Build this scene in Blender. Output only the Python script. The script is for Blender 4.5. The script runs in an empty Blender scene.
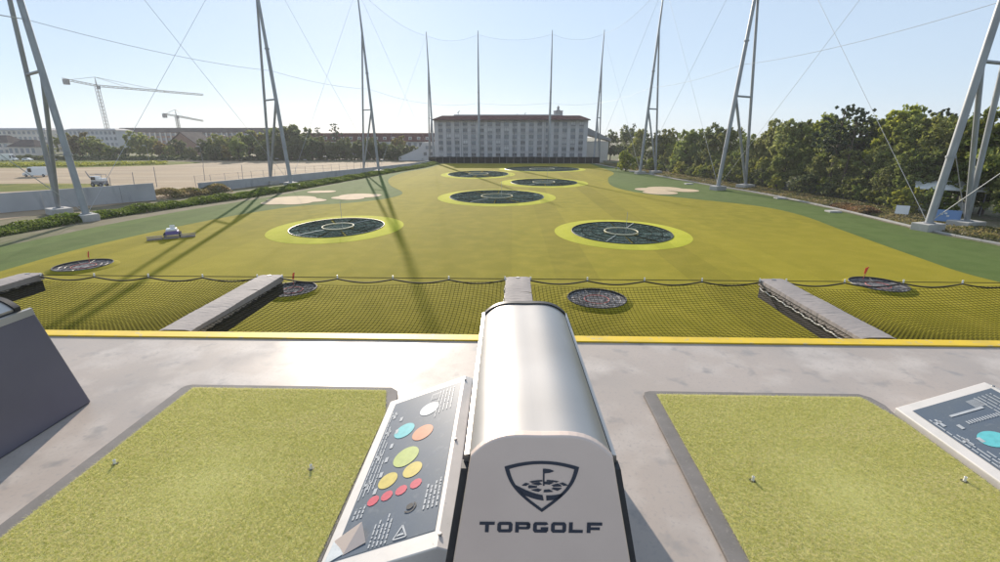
import bpy, bmesh, math, random
import numpy as np
from mathutils import Vector, Matrix
R = math.radians
SC = bpy.context.scene
COL = SC.collection

# ------------------------------------------------------------------ camera
DECK = 9.0                      # playing deck above the field
CAMZ = DECK + 2.0
cam_d = bpy.data.cameras.new('camera'); cam_d.sensor_width = 36.0; cam_d.lens = 16.38
cam_d.clip_start = 0.05; cam_d.clip_end = 9000
cam = bpy.data.objects.new('camera', cam_d); COL.objects.link(cam)
cam.location = (0, 0, CAMZ); cam.rotation_euler = (R(90 - 17.55), 0, R(1.55))
SC.camera = cam

# ------------------------------------------------------------------ sky, sun, exposure
SUN_AZ, SUN_EL = -18.0, 20.0     # degrees clockwise from +Y, elevation
world = bpy.data.worlds.new('World'); SC.world = world; world.use_nodes = True
nt = world.node_tree
sky = nt.nodes.new('ShaderNodeTexSky'); sky.sky_type = 'NISHITA'; sky.sun_disc = False
sky.sun_elevation = R(SUN_EL); sky.sun_rotation = R(SUN_AZ); sky.altitude = 100
sky.air_density = 1.0; sky.dust_density = 0.2; sky.ozone_density = 2.0
bg = nt.nodes['Background']; bg.inputs['Strength'].default_value = 0.09
# constant pale blue mixed in flattens the sky and adds even fill light
mxs = nt.nodes.new('ShaderNodeMix'); mxs.data_type = 'RGBA'; mxs.inputs[0].default_value = 0.78
nt.links.new(sky.outputs[0], mxs.inputs[6]); mxs.inputs[7].default_value = (4.5, 5.55, 6.95, 1)
nt.links.new(mxs.outputs[2], bg.inputs['Color'])
sun_d = bpy.data.lights.new('sun', 'SUN'); sun_d.energy = 5.0; sun_d.angle = R(0.5); sun_d.color = (1, .89, .76)
sun = bpy.data.objects.new('sun', sun_d); COL.objects.link(sun)
sdir = Vector((math.sin(R(SUN_AZ))*math.cos(R(SUN_EL)), math.cos(R(SUN_AZ))*math.cos(R(SUN_EL)), math.sin(R(SUN_EL))))
sun.rotation_euler = sdir.to_track_quat('Z', 'Y').to_euler(); sun.location = (-20, 60, 80)
SC.view_settings.view_transform = 'Standard'; SC.view_settings.look = 'None'
SC.view_settings.exposure = 0.62; SC.view_settings.gamma = 1.0

rng = random.Random(7)
nrg = np.random.default_rng(11)

# ------------------------------------------------------------------ pixel -> direction -> ground
def ray(px, py):
    c, s = math.cos(R(17.55)), math.sin(R(17.55)); x = (px - 500)/455; y = -(py - 281)/455
    d = (x, c + y*s, -s + y*c); cy, sy = math.cos(R(1.55)), math.sin(R(1.55))
    return Vector((d[0]*cy - d[1]*sy, d[0]*sy + d[1]*cy, d[2]))
def at(px, py, z=0.0):
    d = ray(px, py); return Vector((0, 0, CAMZ)) + d*((z - CAMZ)/d.z)
def atY(px, py, Y):
    d = ray(px, py); return Vector((0, 0, CAMZ)) + d*(Y/d.y)

# ------------------------------------------------------------------ materials
MATS = {}
def mat(name, col, rough=.7, metal=0., spec=.5, noise=None, bump=None, rnd=0., trans=0., coat=0., rvar=None, coord='Object', alpha=1.):
    """noise = list of (scale, colour2, lo, hi, detail[, stretch]); bump = (scale, strength, dist)"""
    m = bpy.data.materials.new(name); m.use_nodes = True; n = m.node_tree; b = n.nodes['Principled BSDF']
    tc = n.nodes.new('ShaderNodeTexCoord')
    cur = n.nodes.new('ShaderNodeRGB'); cur.outputs[0].default_value = (*col, 1); out = cur.outputs[0]
    for nz in (noise or []):
        sc, c2, lo, hi, det = nz[:5]
        t = n.nodes.new('ShaderNodeTexNoise'); t.inputs['Scale'].default_value = sc; t.inputs['Detail'].default_value = det
        if len(nz) > 5:
            mp = n.nodes.new('ShaderNodeMapping'); mp.inputs['Scale'].default_value = nz[5]
            n.links.new(tc.outputs[coord], mp.inputs[0]); n.links.new(mp.outputs[0], t.inputs['Vector'])
        else: n.links.new(tc.outputs[coord], t.inputs['Vector'])
        r = n.nodes.new('ShaderNodeMapRange'); r.inputs[1].default_value = lo; r.inputs[2].default_value = hi
        n.links.new(t.outputs['Fac'], r.inputs[0])
        mx = n.nodes.new('ShaderNodeMix'); mx.data_type = 'RGBA'; n.links.new(r.outputs[0], mx.inputs[0])
        n.links.new(out, mx.inputs[6]); mx.inputs[7].default_value = (*c2, 1); out = mx.outputs[2]
    if rnd:
        oi = n.nodes.new('ShaderNodeObjectInfo'); hs = n.nodes.new('ShaderNodeHueSaturation')
        r = n.nodes.new('ShaderNodeMapRange'); r.inputs[3].default_value = 1 - rnd; r.inputs[4].default_value = 1 + rnd
        n.links.new(oi.outputs['Random'], r.inputs[0]); n.links.new(r.outputs[0], hs.inputs['Value'])
        w = n.nodes.new('ShaderNodeTexWhiteNoise'); w.noise_dimensions = '1D'; n.links.new(oi.outputs['Random'], w.inputs['W'])
        r2 = n.nodes.new('ShaderNodeMapRange'); r2.inputs[3].default_value = .5 - rnd*.09; r2.inputs[4].default_value = .5 + rnd*.05
        n.links.new(w.outputs['Value'], r2.inputs[0]); n.links.new(r2.outputs[0], hs.inputs['Hue'])
        n.links.new(out, hs.inputs['Color']); out = hs.outputs[0]
    n.links.new(out, b.inputs['Base Color'])
    b.inputs['Roughness'].default_value = rough; b.inputs['Metallic'].default_value = metal
    b.inputs['Specular IOR Level'].default_value = spec; b.inputs['Coat Weight'].default_value = coat
    b.inputs['Alpha'].default_value = alpha
    if rvar:
        t = n.nodes.new('ShaderNodeTexNoise'); t.inputs['Scale'].default_value = rvar[0]; t.inputs['Detail'].default_value = 6
        n.links.new(tc.outputs[coord], t.inputs['Vector'])
        r = n.nodes.new('ShaderNodeMapRange'); r.inputs[1].default_value = .3; r.inputs[2].default_value = .7
        r.inputs[3].default_value = rvar[1]; r.inputs[4].default_value = rvar[2]
        n.links.new(t.outputs['Fac'], r.inputs[0]); n.links.new(r.outputs[0], b.inputs['Roughness'])
    if bump:
        t = n.nodes.new('ShaderNodeTexNoise'); t.inputs['Scale'].default_value = bump[0]; t.inputs['Detail'].default_value = 4
        if len(bump) > 3:
            mp = n.nodes.new('ShaderNodeMapping'); mp.inputs['Scale'].default_value = bump[3]
            n.links.new(tc.outputs[coord], mp.inputs[0]); n.links.new(mp.outputs[0], t.inputs['Vector'])
        else: n.links.new(tc.outputs[coord], t.inputs['Vector'])
        bp = n.nodes.new('ShaderNodeBump'); bp.inputs['Strength'].default_value = bump[1]; bp.inputs['Distance'].default_value = bump[2]
        n.links.new(t.outputs['Fac'], bp.inputs['Height']); n.links.new(bp.outputs[0], b.inputs['Normal'])
    if trans:
        tr = n.nodes.new('ShaderNodeBsdfTranslucent'); n.links.new(out, tr.inputs['Color'])
        ms = n.nodes.new('ShaderNodeMixShader'); ms.inputs[0].default_value = trans
        o = n.nodes['Material Output']; n.links.new(b.outputs[0], ms.inputs[1]); n.links.new(tr.outputs[0], ms.inputs[2])
        n.links.new(ms.outputs[0], o.inputs['Surface'])
    MATS[name] = m; return m

def turf_mat(name, col, c2, c3, stripe):
    m = mat(name, col, .95, spec=.07, noise=[(.035, c2, .35, .68, 3), (.5, c3, .42, .75, 6), (9., tuple(x*.72 for x in col), .45, .8, 3)], bump=(14, .5, .03))
    n = m.node_tree; b = n.nodes['Principled BSDF']; src = b.inputs['Base Color'].links[0].from_socket
    tc = n.nodes.new('ShaderNodeTexCoord'); sp = n.nodes.new('ShaderNodeSeparateXYZ'); n.links.new(tc.outputs['Object'], sp.inputs[0])
    dv = n.nodes.new('ShaderNodeMath'); dv.operation = 'DIVIDE'; dv.inputs[1].default_value = stripe; n.links.new(sp.outputs[0], dv.inputs[0])
    fl = n.nodes.new('ShaderNodeMath'); fl.operation = 'FLOOR'; n.links.new(dv.outputs[0], fl.inputs[0])
    w = n.nodes.new('ShaderNodeTexWhiteNoise'); w.noise_dimensions = '1D'; n.links.new(fl.outputs[0], w.inputs['W'])
    r = n.nodes.new('ShaderNodeMapRange'); r.inputs[3].default_value = .90; r.inputs[4].default_value = 1.08; n.links.new(w.outputs['Value'], r.inputs[0])
    hs = n.nodes.new('ShaderNodeHueSaturation'); n.links.new(r.outputs[0], hs.inputs['Value']); n.links.new(src, hs.inputs['Color'])
    n.links.new(hs.outputs[0], b.inputs['Base Color']); return m

turf_mat('olive', (.252, .213, .018), (.200, .178, .014), (.29, .242, .026), 3.6)
turf_mat('green', (.095, .135, .035), (.115, .15, .05), (.075, .115, .028), 4.2)
turf_mat('lime', (.43, .42, .035), (.38, .38, .03), (.47, .45, .05), 2.0)
mat('sandturf', (.52, .40, .26), .9, spec=.1, noise=[(.3, (.45, .35, .24), .4, .7, 4)])
mat('ground', (.16, .14, .09), .95, spec=.1, noise=[(.02, (.10, .12, .045), .4, .6, 5), (.4, (.2, .17, .12), .45, .7, 6)])
mat('lot', (.33, .25, .165), .95, spec=.1, noise=[(.05, (.28, .22, .155), .35, .65, 6), (.03, (.40, .32, .22), .5, .7, 4, (1, 5, 1)), (1.5, (.25, .2, .15), .55, .8, 5)], bump=(3, .6, .1))
mat('lotgrass', (.16, .17, .03), .95, spec=.1, noise=[(.2, (.09, .12, .025), .4, .65, 6), (.06, (.25, .22, .06), .5, .7, 4)], bump=(5, 1, .3))
mat('verge', (.19, .165, .11), .95, spec=.1, noise=[(.3, (.11, .12, .05), .42, .62, 6), (2.2, (.26, .22, .17), .5, .75, 5)], bump=(6, .8, .15))
mat('concrete', (.40, .385, .36), .85, spec=.25, noise=[(.35, (.31, .30, .28), .4, .7, 8), (4, (.46, .44, .41), .5, .8, 6)], bump=(20, .3, .01))
mat('greywall', (.42, .42, .425), .85, spec=.2, noise=[(.25, (.35, .35, .355), .4, .7, 8), (.8, (.24, .25, .26), .55, .8, 6, (1, 1, .25))], bump=(8, .3, .02))
mat('asphalt', (.06, .06, .06), .9, spec=.2, noise=[(1, (.08, .08, .08), .4, .7, 5)])
mat('deck', (.39, .335, .295), .42, spec=.32, noise=[(.8, (.325, .285, .255), .42, .66, 10), (2.2, (.455, .405, .365), .50, .68, 9), (5, (.27, .25, .235), .58, .72, 8), (40, (.30, .275, .26), .55, .8, 4)], bump=(6, .10, .01), rvar=(1.3, .34, .62))
mat('yellow', (.68, .46, .012), .6, noise=[(3, (.55, .38, .03), .42, .7, 7), (14, (.42, .36, .2), .60, .72, 7)])
mat('rubber', (.19, .175, .165), .8, spec=.3, noise=[(6, (.15, .14, .13), .4, .7, 6), (40, (.24, .22, .2), .6, .8, 3)], bump=(90, .3, .003))
mat('matbase', (.46, .44, .17), .95, spec=.1)
mat('blade', (.70, .655, .31), .7, spec=.15, noise=[(2.2, (.76, .69, .40), .42, .68, 6, (.5, 1.6, 1)), (60, (.54, .55, .16), .4, .65, 2)], trans=.5)
mat('steel', (.46, .44, .42), .43, metal=1., noise=[(2, (.40, .38, .36), .4, .7, 2)])
mat('facesteel', (.60, .49, .425), .5, metal=.35, noise=[(4, (.565, .46, .40), .4, .7, 6)])  # warm, lifted base colour carries the light bounced onto the front cover
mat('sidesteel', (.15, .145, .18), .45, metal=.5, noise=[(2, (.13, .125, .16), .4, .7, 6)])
mat('framewhite', (.62, .58, .54), .45, metal=.2, noise=[(8, (.55, .52, .48), .45, .75, 6), (60, (.4, .38, .36), .68, .8, 3)])
mat('black', (.012, .012, .014), .5, noise=[(20, (.02, .02, .022), .4, .7, 3)])
mat('navy', (.012, .018, .035), .45)
mat('slate', (.085, .110, .145), .5, spec=.3, noise=[(7, (.095, .117, .142), .4, .7, 6), (18, (.14, .16, .185), .60, .8, 8), (90, (.17, .19, .21), .66, .8, 3)])
for nm, c in dict(p_white=(.52, .55, .56), p_cyan=(.10, .42, .45), p_orange=(.50, .20, .10), p_green=(.37, .43, .13), p_yellow=(.52, .42, .10), p_red=(.50, .07, .10), p_ink=(.38, .40, .42)).items():
    mat(nm, c, .45, noise=[(30, tuple(x*.82 for x in c), .45, .75, 5), (110, tuple(x*.6 + .1 for x in c), .62, .75, 3)])
mat('netblack', (.022, .022, .012), .9, spec=.0)
mat('rope', (.018, .016, .014), .8)
mat('cleat', (.75, .73, .68), .5)
mat('padcloth', (.28, .25, .235), .8, spec=.3, noise=[(3, (.24, .215, .205), .4, .7, 6), (12, (.31, .28, .265), .55, .8, 4)], bump=(9, .5, .02, (1, 3, 1)))
mat('darkcloth', (.055, .050, .052), .85, noise=[(5, (.05, .047, .05), .4, .7, 4)])
mat('redrope', (.45, .08, .07), .6)
mat('flag', (.70, .07, .015), .7)
mat('towersteel', (.30, .315, .33), .5, metal=.35, noise=[(.4, (.24, .25, .265), .4, .7, 5), (3, (.36, .37, .38), .55, .8, 5, (1, 1, .2))])
mat('cable', (.42, .43, .45), .6)
mat('dishnet', (.050, .080, .072), .95, spec=.0, rnd=.3, noise=[(7, (.018, .027, .028), .42, .58, 8), (14, (.20, .225, .20), .54, .66, 9)], coord='Generated')
mat('dishgrey', (.21, .20, .20), .95, spec=.0, rnd=.25, noise=[(2.5, (.09, .09, .095), .42, .6, 8), (4., (.40, .38, .37), .56, .68, 6)])
mat('pale', (.50, .46, .30), .7)
mat('ivory', (.45, .46, .42), .7)
mat('plaster', (.50, .495, .50), .85, noise=[(.2, (.45, .445, .45), .4, .7, 5)])
mat('plaster2', (.58, .54, .49), .85, noise=[(.2, (.52, .48, .43), .4, .7, 5)])
mat('brick', (.28, .17, .125), .85, noise=[(.3, (.24, .15, .11), .4, .7, 5)])
mat('roofred', (.10, .042, .038), .95, spec=.1, noise=[(.3, (.10, .048, .045), .4, .7, 5), (1, (.17, .08, .065), .5, .75, 4)])
mat('roofdark', (.075, .062, .060), .95, spec=.1, noise=[(.3, (.1, .085, .08), .4, .7, 5)])
mat('roofgrey', (.25, .25, .26), .7)
mat('glass', (.19, .205, .23), .15, spec=.6, rnd=.5)
mat('curtain', (.55, .55, .55), .8, rnd=.2)
mat('winframe', (.23, .235, .25), .7)
mat('bark', (.075, .055, .04), .9, noise=[(2, (.12, .09, .065), .4, .7, 5)])
def leafm(nm, c, c2, rnd=.22, k=2.25):
    c, c2 = tuple(x*k for x in c), tuple(x*k for x in c2)
    mat(nm, c, .55, spec=.3, noise=[(.45, c2, .40, .62, 4), (3.0, tuple(x*.6 for x in c), .5, .72, 3)], trans=.52, rnd=rnd)
leafm('leaf_mid', (.085, .105, .024), (.12, .13, .035))
leafm('leaf_pale', (.15, .155, .055), (.10, .115, .03))
leafm('leaf_bright', (.15, .155, .022), (.10, .12, .02))
leafm('leaf_dark', (.060, .076, .030), (.075, .085, .03))
leafm('leaf_autumn', (.16, .125, .03), (.10, .10, .03), .22, 1.6)
leafm('leaf_pine', (.030, .045, .024), (.045, .06, .03))
leafm('leaf_hedge', (.075, .115, .022), (.11, .14, .03), .1, 1.35)
leafm('drygrass', (.24, .19, .085), (.13, .14, .04), .1, 1.0)
leafm('rustgrass', (.27, .15, .07), (.20, .16, .07), .1, 1.0)
mat('whitepaint', (.75, .75, .74), .35, coat=.3)
mat('tyre', (.02, .02, .02), .8)
mat('darkglass', (.02, .024, .03), .1, spec=.8)
mat('bluepaint', (.12, .22, .42), .5)
mat('greypaint', (.22, .22, .23), .6)
mat('cranepaint', (.42, .40, .36), .6, metal=.2)
mat('fencecloth', (.012, .016, .017), .95, spec=.0, noise=[(.4, (.02, .024, .024), .45, .7, 4)])
mat('purple', (.16, .12, .3), .5)
mat('board', (.66, .66, .66), .5)
# perimeter netting: thin cords far finer than a pixel, so a mostly clear sheet
m = bpy.data.materials.new('netsheet'); m.use_nodes = True; n = m.node_tree; b = n.nodes['Principled BSDF']
b.inputs['Base Color'].default_value = (.22, .23, .25, 1); b.inputs['Roughness'].default_value = .9; b.inputs['Alpha'].default_value = .035
MATS['netsheet'] = m

# ------------------------------------------------------------------ mesh builder
class MB:
    def __init__(s): s.v = []; s.f = []
    def add(s, vs, fs):
        o = len(s.v); s.v += [tuple(v) for v in vs]; s.f += [tuple(i + o for i in f) for f in fs]; return s
    def box(s, c, size, rz=0., rx=0., ry=0.):
        hx, hy, hz = size[0]/2, size[1]/2, size[2]/2
        M = Matrix.Translation(c) @ Matrix.Rotation(rz, 4, 'Z') @ Matrix.Rotation(rx, 4, 'X') @ Matrix.Rotation(ry, 4, 'Y')
        vs = [M @ Vector((sx*hx, sy*hy, sz*hz)) for sz in (-1, 1) for sy in (-1, 1) for sx in (-1, 1)]
        return s.add(vs, [(0, 2, 3, 1), (4, 5, 7, 6), (0, 1, 5, 4), (2, 6, 7, 3), (0, 4, 6, 2), (1, 3, 7, 5)])
    def bb(s, x0, x1, y0, y1, z0, z1): return s.box(((x0+x1)/2, (y0+y1)/2, (z0+z1)/2), (abs(x1-x0), abs(y1-y0), abs(z1-z0)))
    def tube(s, pts, rad, n=6, closed=False, cap=True):
        pts = [Vector(p) for p in pts]; k = len(pts); rads = rad if isinstance(rad, (list, tuple)) else [rad]*k
        vs = []
        for i, p in enumerate(pts):
            a = pts[i-1] if (i > 0 or closed) else p; b = pts[(i+1) % k] if (i < k-1 or closed) else p
            t = (b - a).normalized(); up = Vector((0, 0, 1)) if abs(t.z) < .95 else Vector((0, 1, 0))
            u = t.cross(up).normalized(); w = u.cross(t)
            vs += [p + (u*math.cos(2*math.pi*j/n) + w*math.sin(2*math.pi*j/n))*rads[i] for j in range(n)]
        fs = []
        for i in range(k if closed else k-1):
            a = i*n; b = ((i+1) % k)*n
            fs += [(a+j, a+(j+1) % n, b+(j+1) % n, b+j) for j in range(n)]
        if cap and not closed: fs += [tuple(range(n-1, -1, -1)), tuple((k-1)*n + j for j in range(n))]
        return s.add(vs, fs)
    def poly(s, pts, z0, z1=None):
        k = len(pts)
        if z1 is None: return s.add([(p[0], p[1], z0) for p in pts], [tuple(range(k))])
        return s.add([(p[0], p[1], z0) for p in pts] + [(p[0], p[1], z1) for p in pts],
                     [tuple(range(k-1, -1, -1)), tuple(range(k, 2*k))] + [(i, (i+1) % k, k+(i+1) % k, k+i) for i in range(k)])
    def lathe(s, prof, n=32, cx=0, cy=0, sy=1.):
        vs = [(cx + r*math.cos(2*math.pi*j/n), cy + sy*r*math.sin(2*math.pi*j/n), z) for r, z in prof for j in range(n)]
        fs = [(i*n+j, i*n+(j+1) % n, (i+1)*n+(j+1) % n, (i+1)*n+j) for i in range(len(prof)-1) for j in range(n)]
        return s.add(vs, fs)
    def loft(s, secs, cap=True):
        k = len(secs[0]); vs = [p for q in secs for p in q]
        fs = [(i*k+j, i*k+(j+1) % k, (i+1)*k+(j+1) % k, (i+1)*k+j) for i in range(len(secs)-1) for j in range(k)]
        if cap: fs += [tuple(range(k-1, -1, -1)), tuple((len(secs)-1)*k + j for j in range(k))]
        return s.add(vs, fs)
    def mesh(s, name, m, smooth=False, ang=40):
        me = bpy.data.meshes.new(name); me.from_pydata(s.v, [], s.f); me.materials.append(MATS[m])
        bm = bmesh.new(); bm.from_mesh(me); bmesh.ops.recalc_face_normals(bm, faces=bm.faces)
        if smooth:
            for e in bm.edges: e.smooth = len(e.link_faces) == 2 and e.calc_face_angle(0) < R(ang)
            for f in bm.faces: f.smooth = True
        bm.to_mesh(me); bm.free(); return me
    def build(s, name, m, parent=None, loc=None, smooth=False, bevel=0, ang=40):
        return obj(name, s.mesh(name, m, smooth, ang), parent, loc, bevel)
def obj(name, me, parent=None, loc=None, bevel=0):
    o = bpy.data.objects.new(name, me); COL.objects.link(o)
    if parent: o.parent = parent
    if loc is not None: o.location = loc
    if bevel:
        md = o.modifiers.new('bevel', 'BEVEL'); md.width = bevel; md.segments = 2; md.limit_method = 'ANGLE'; md.angle_limit = R(40)
    return o
def tag(o, label=None, cat=None, group=None, kind=None):
    if label: o['label'] = label
    if cat: o['category'] = cat
    if group: o['group'] = group
    if kind: o['kind'] = kind
    return o
def thing(name, label, cat, loc=(0, 0, 0), rz=0., group=None):
    o = bpy.data.objects.new(name, None); COL.objects.link(o); o.location = loc; o.rotation_euler = (0, 0, rz); o.empty_display_size = .2
    return tag(o, label, cat, group)
KIDS = {}
def copy_tree(o, parent=None):
    c = o.copy(); COL.objects.link(c)
    if parent: c.parent = parent
    for ch in list(o.children): copy_tree(ch, c)
    return c
def spline(P, n=10, closed=False):
    P = [Vector((p[0], p[1], 0)) for p in P]; k = len(P); out = []
    for i in range(k if closed else k-1):
        g = lambda j: P[j % k] if closed else P[max(0, min(k-1, j))]
        a, b, c, d = g(i-1), g(i), g(i+1), g(i+2)
        for q in range(n):
            t = q/n; out.append(.5*((2*b) + (c-a)*t + (2*a-5*b+4*c-d)*t*t + (3*b-a-3*c+d)*t**3))
    if not closed: out.append(P[-1])
    return out
def quads_mesh(name, P, A, B, m):
    """many small quads: centres P, half-axes A, B (n x 3 arrays)"""
    k = len(P); V = np.stack([P-A-B, P+A-B, P+A+B, P-A+B], 1).reshape(-1, 3)
    me = bpy.data.meshes.new(name); me.vertices.add(4*k); me.vertices.foreach_set('co', V.astype(np.float32).ravel())
    me.loops.add(4*k); me.loops.foreach_set('vertex_index', np.arange(4*k, dtype=np.int32))
    me.polygons.add(k); me.polygons.foreach_set('loop_start', np.arange(0, 4*k, 4, dtype=np.int32))
    me.materials.append(MATS[m]); me.update(calc_edges=True); me.validate(); return me
def rand_axes(k, size, flat=0.):
    a = nrg.normal(size=(k, 3)); a /= np.linalg.norm(a, axis=1)[:, None]
    b = nrg.normal(size=(k, 3)); b = np.cross(a, b); b /= np.linalg.norm(b, axis=1)[:, None]
    s = size*(.6 + .8*nrg.random((k, 1))); return a*s, b*s*.6

# ------------------------------------------------------------------ ground, field
def ground_sheet(name, pts, z, m): return tag(MB().poly(pts, z).build(name, m), kind='structure')
g = MB(); S = 4000
g.poly([(-S, -300), (S, -300), (S, 2*S), (-S, 2*S)], -.06); tag(g.build('ground', 'ground'), kind='structure')
FL = [(-54.5, -2), (-54.2, 30), (-53.6, 48), (-53.2, 60), (-50.8, 73), (-46.3, 90), (-43.2, 115), (-38, 150), (-33, 175), (-31.5, 204)]
FR = [(34.5, 204), (41, 151), (46, 115), (50, 95), (51, 74), (50.4, 57), (52.2, 45), (54, 30), (54, -2)]
fl = spline(FL, 6); fr = spline(FR, 6)
ground_sheet('field_border_turf', fl + fr, -.02, 'green')
OL = [(-43, -2), (-43.5, 30), (-44.6, 42.8), (-44.1, 50.5), (-42.4, 60), (-39.9, 68), (-35.5, 75.5), (-28.4, 79.5), (-23.4, 86), (-22.8, 95), (-29.5, 110.7), (-34.5, 130), (-35.2, 153), (-31.3, 174), (-30.5, 203)]
OR = [(33, 203), (33, 155), (27, 132), (23.5, 110), (26.3, 96), (34, 86), (41, 77.5), (42.6, 68.4), (40.9, 57), (39.7, 49), (38.9, 43), (38.4, 38), (39.4, 33), (41, 25), (42, -2)]
ground_sheet('field_turf', spline(OL, 8) + spline(OR, 8), 0, 'olive')
def blob(c, rx, ry, amp, ph, lob=3):
    return [(c[0] + rx*(1 + amp*math.cos(lob*t + ph))*math.cos(t), c[1] + ry*(1 + amp*math.cos(lob*t + ph))*math.sin(t)) for t in [2*math.pi*i/60 for i in range(60)]]
def cloud(cs):       # outline of overlapping discs, like a cartoon cloud
    c0 = Vector((sum(c[0] for c in cs)/len(cs), sum(c[1] for c in cs)/len(cs))); out = []
    for q in range(96):
        a = 2*math.pi*q/96; d = Vector((math.cos(a), math.sin(a))); best = .3
        for x, y, r in cs:
            o = Vector((x, y)) - c0; b = o.dot(d); dd = b*b - o.length_squared + r*r
            if dd > 0: best = max(best, b + math.sqrt(dd))
        out.append((c0.x + d.x*best, c0.y + d.y*best))
    return out
for cs in ([(278, 202.5, 2.2), (292, 199.0, 3.4), (305, 200.5, 2.5), (296, 202.5, 2.2), (315, 200.6, 1.6)], [(345, 197.6, 2.0), (357, 195.8, 2.7), (367, 196.0, 2.0), (352, 198.4, 1.8), (374, 195.2, 1.2)], [(318, 191.9, 1.7), (326, 191.7, 1.6)], [(650, 189.6, 2.6), (664, 188.6, 3.0), (683, 190.4, 2.6), (660, 192.6, 2.8)]):
    P = [(at(x, y).x, at(x, y).y, r*1.25) for x, y, r in cs]; ground_sheet('bunker_patch', cloud(P), .025, 'sandturf')
# dirt lot, verge and grass strips beyond the walls
ground_sheet('gravel_lot', [(-420, 40), (-74, 50), (-66, 84), (-58, 112), (-42, 176), (-38, 216), (-150, 225), (-420, 200)], -.03, 'lot')
ground_sheet('grass_strip', spline([(-400, 165), (-200, 168), (-160, 175), (-140, 196), (-152, 216), (-230, 230), (-420, 232)], 6), -.02, 'lotgrass')
ground_sheet('lot_grass_patch', spline([(-150, 84), (-112, 92), (-96, 108), (-118, 112), (-160, 100)], 6, True), -.02, 'lotgrass')
ground_sheet('street', [(-420, 238), (-60, 236), (-60, 246), (-420, 250)], -.02, 'asphalt')
vr = [(p.x, p.y) for p in fr]
ground_sheet('verge', [(p[0]+.2, p[1]) for p in vr] + [(p[0]+26, p[1]) for p in reversed(vr)], -.04, 'verge')
# kerb along the verge, laid in short concrete lengths
kr = tag(thing('kerb', None, None), kind='structure')
ks = spline([(p[0]+1.0, p[1]) for p in FR[::-1]], 26)
acc = 0; last = ks[0]; km = None
for p in ks[1:]:
    seg = p - last
    if seg.length < 2.6: continue
    d = seg.normalized(); c = (p + last)/2
    if p.y > 25:
        o = MB().box((0, 0, 0), (seg.length-.06, .35, .16)).build('kerb_stone', 'concrete', kr, (c.x, c.y, .05)); o.rotation_euler = (0, 0, math.atan2(d.y, d.x))
    last = p

# ------------------------------------------------------------------ vegetation prototypes
def crown_pts(lobes, k, fill=.55):
    """points in clumps on the shell and inside of ellipsoid lobes"""
    out = []
    w = np.array([l[3]*l[4]*l[5] for l in lobes])**.67; w /= w.sum()
    for l, q in zip(lobes, w):
        kk = int(k*q) + 1; ncl = max(6, kk//34)
        d = nrg.normal(size=(ncl, 3)); d /= np.linalg.norm(d, axis=1)[:, None]
        rad = (fill + (1-fill)*nrg.random(ncl)**.5)[:, None]
        cl = d*rad*np.array(l[3:6]) + np.array(l[:3])
        idx = nrg.integers(0, ncl, kk); sp = min(l[3:6])*.17
        out.append(cl[idx] + nrg.normal(size=(kk, 3))*sp*(.5 + .9*nrg.random((ncl, 1))[idx]))
    return np.concatenate(out)
def make_tree(name, label, cat, group, lobes, k, leaf, leafmat, trunk, limbs, thick):
    t = thing(name, label, cat, group=group)
    b = MB(); b.tube(trunk, [thick*(1-.7*i/(len(trunk)-1)) for i in range(len(trunk))], 7)
    for a, bb, r in limbs:
        a, bb = Vector(a), Vector(bb); b.tube([a, a.lerp(bb, .5) + Vector((0, 0, .12*(bb-a).length)), bb], [r, r*.6, r*.2], 5)
    b.build('trunk', 'bark', t, smooth=True, ang=60)
    P = crown_pts(lobes, k); A, B = rand_axes(len(P), leaf)
    obj('crown', quads_mesh('crown', P, A, B, leafmat), t); return t
def rlobes(h, r, n, z0, seed):
    q = random.Random(seed); L = [(0, 0, z0 + (h-z0)*.45, r*.58, r*.58, (h-z0)*.40)]
    for i in range(int(n*1.5)):
        a = q.random()*6.283; f = q.random(); zz = z0 + (h-z0)*(.10 + .86*f); rr = r*(1.0 - .75*max(0, f-.35))
        s = r*(.16 + .20*q.random()); L.append((rr*.80*math.cos(a)*q.uniform(.5, 1.05), rr*.80*math.sin(a)*q.uniform(.5, 1.05), zz, s*1.2, s*1.2, s*.85))
    return L
def rlimbs(h, r, z0, n, seed):
    q = random.Random(seed); out = []
    for i in range(n):
        a = q.random()*6.283; zz = z0*.7 + (h-z0)*.35*q.random()
        out.append(((0, 0, zz), (r*.7*math.cos(a), r*.7*math.sin(a), zz + (h-z0)*(.25+.3*q.random())), .1 + .06*q.random()))
    return out
PROTO = {}; USED = set()
BASE = dict(mid='full mid-green broadleaf tree', mid2='broad lumpy olive-green tree', pale='pale silvery-green leafy tree', bright='yellow-green round-crowned tree', dark='deep green tree', shrub='low rounded mid-green shrub', shrub2='low bright yellow-green shrub', shrub3='low dark green shrub')
def section(y):
    for lim, t in ((66, 'around the white-roofed shelter'), (80, 'behind the rust-orange grass'), (98, 'under the tall pines'), (118, 'behind the net tower with silvery trees'), (140, 'between two net towers past the sand patch'), (165, 'behind the sand patch'), (400, 'towards the slanted-roof pavilion')):
        if y < lim: return t
def broad(key, name, label, group, h, r, n, z0, k, leaf, lm, seed, cat='tree'):
    PROTO[key] = make_tree(name, label, cat, group, rlobes(h, r, n, z0, seed), k, leaf, lm,
        [(0, 0, -.2), (.15, .05, h*.25), (-.1, .1, h*.5), (.1, 0, h*.8)], rlimbs(h, r, z0, 9, seed+1), .09 + h*.018)
BELT = 'trees in the belt beside the verge'
broad('mid', 'broadleaf_tree', 'full mid-green broadleaf tree in the dense belt beyond the concrete kerb', BELT, 12, 4.6, 16, 2.2, 9000, .19, 'leaf_mid', 3)
broad('mid2', 'broadleaf_tree', 'broad lumpy olive-green tree in the dense belt beyond the concrete kerb', BELT, 11, 5.2, 20, 1.8, 9000, .19, 'leaf_mid', 9)
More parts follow.
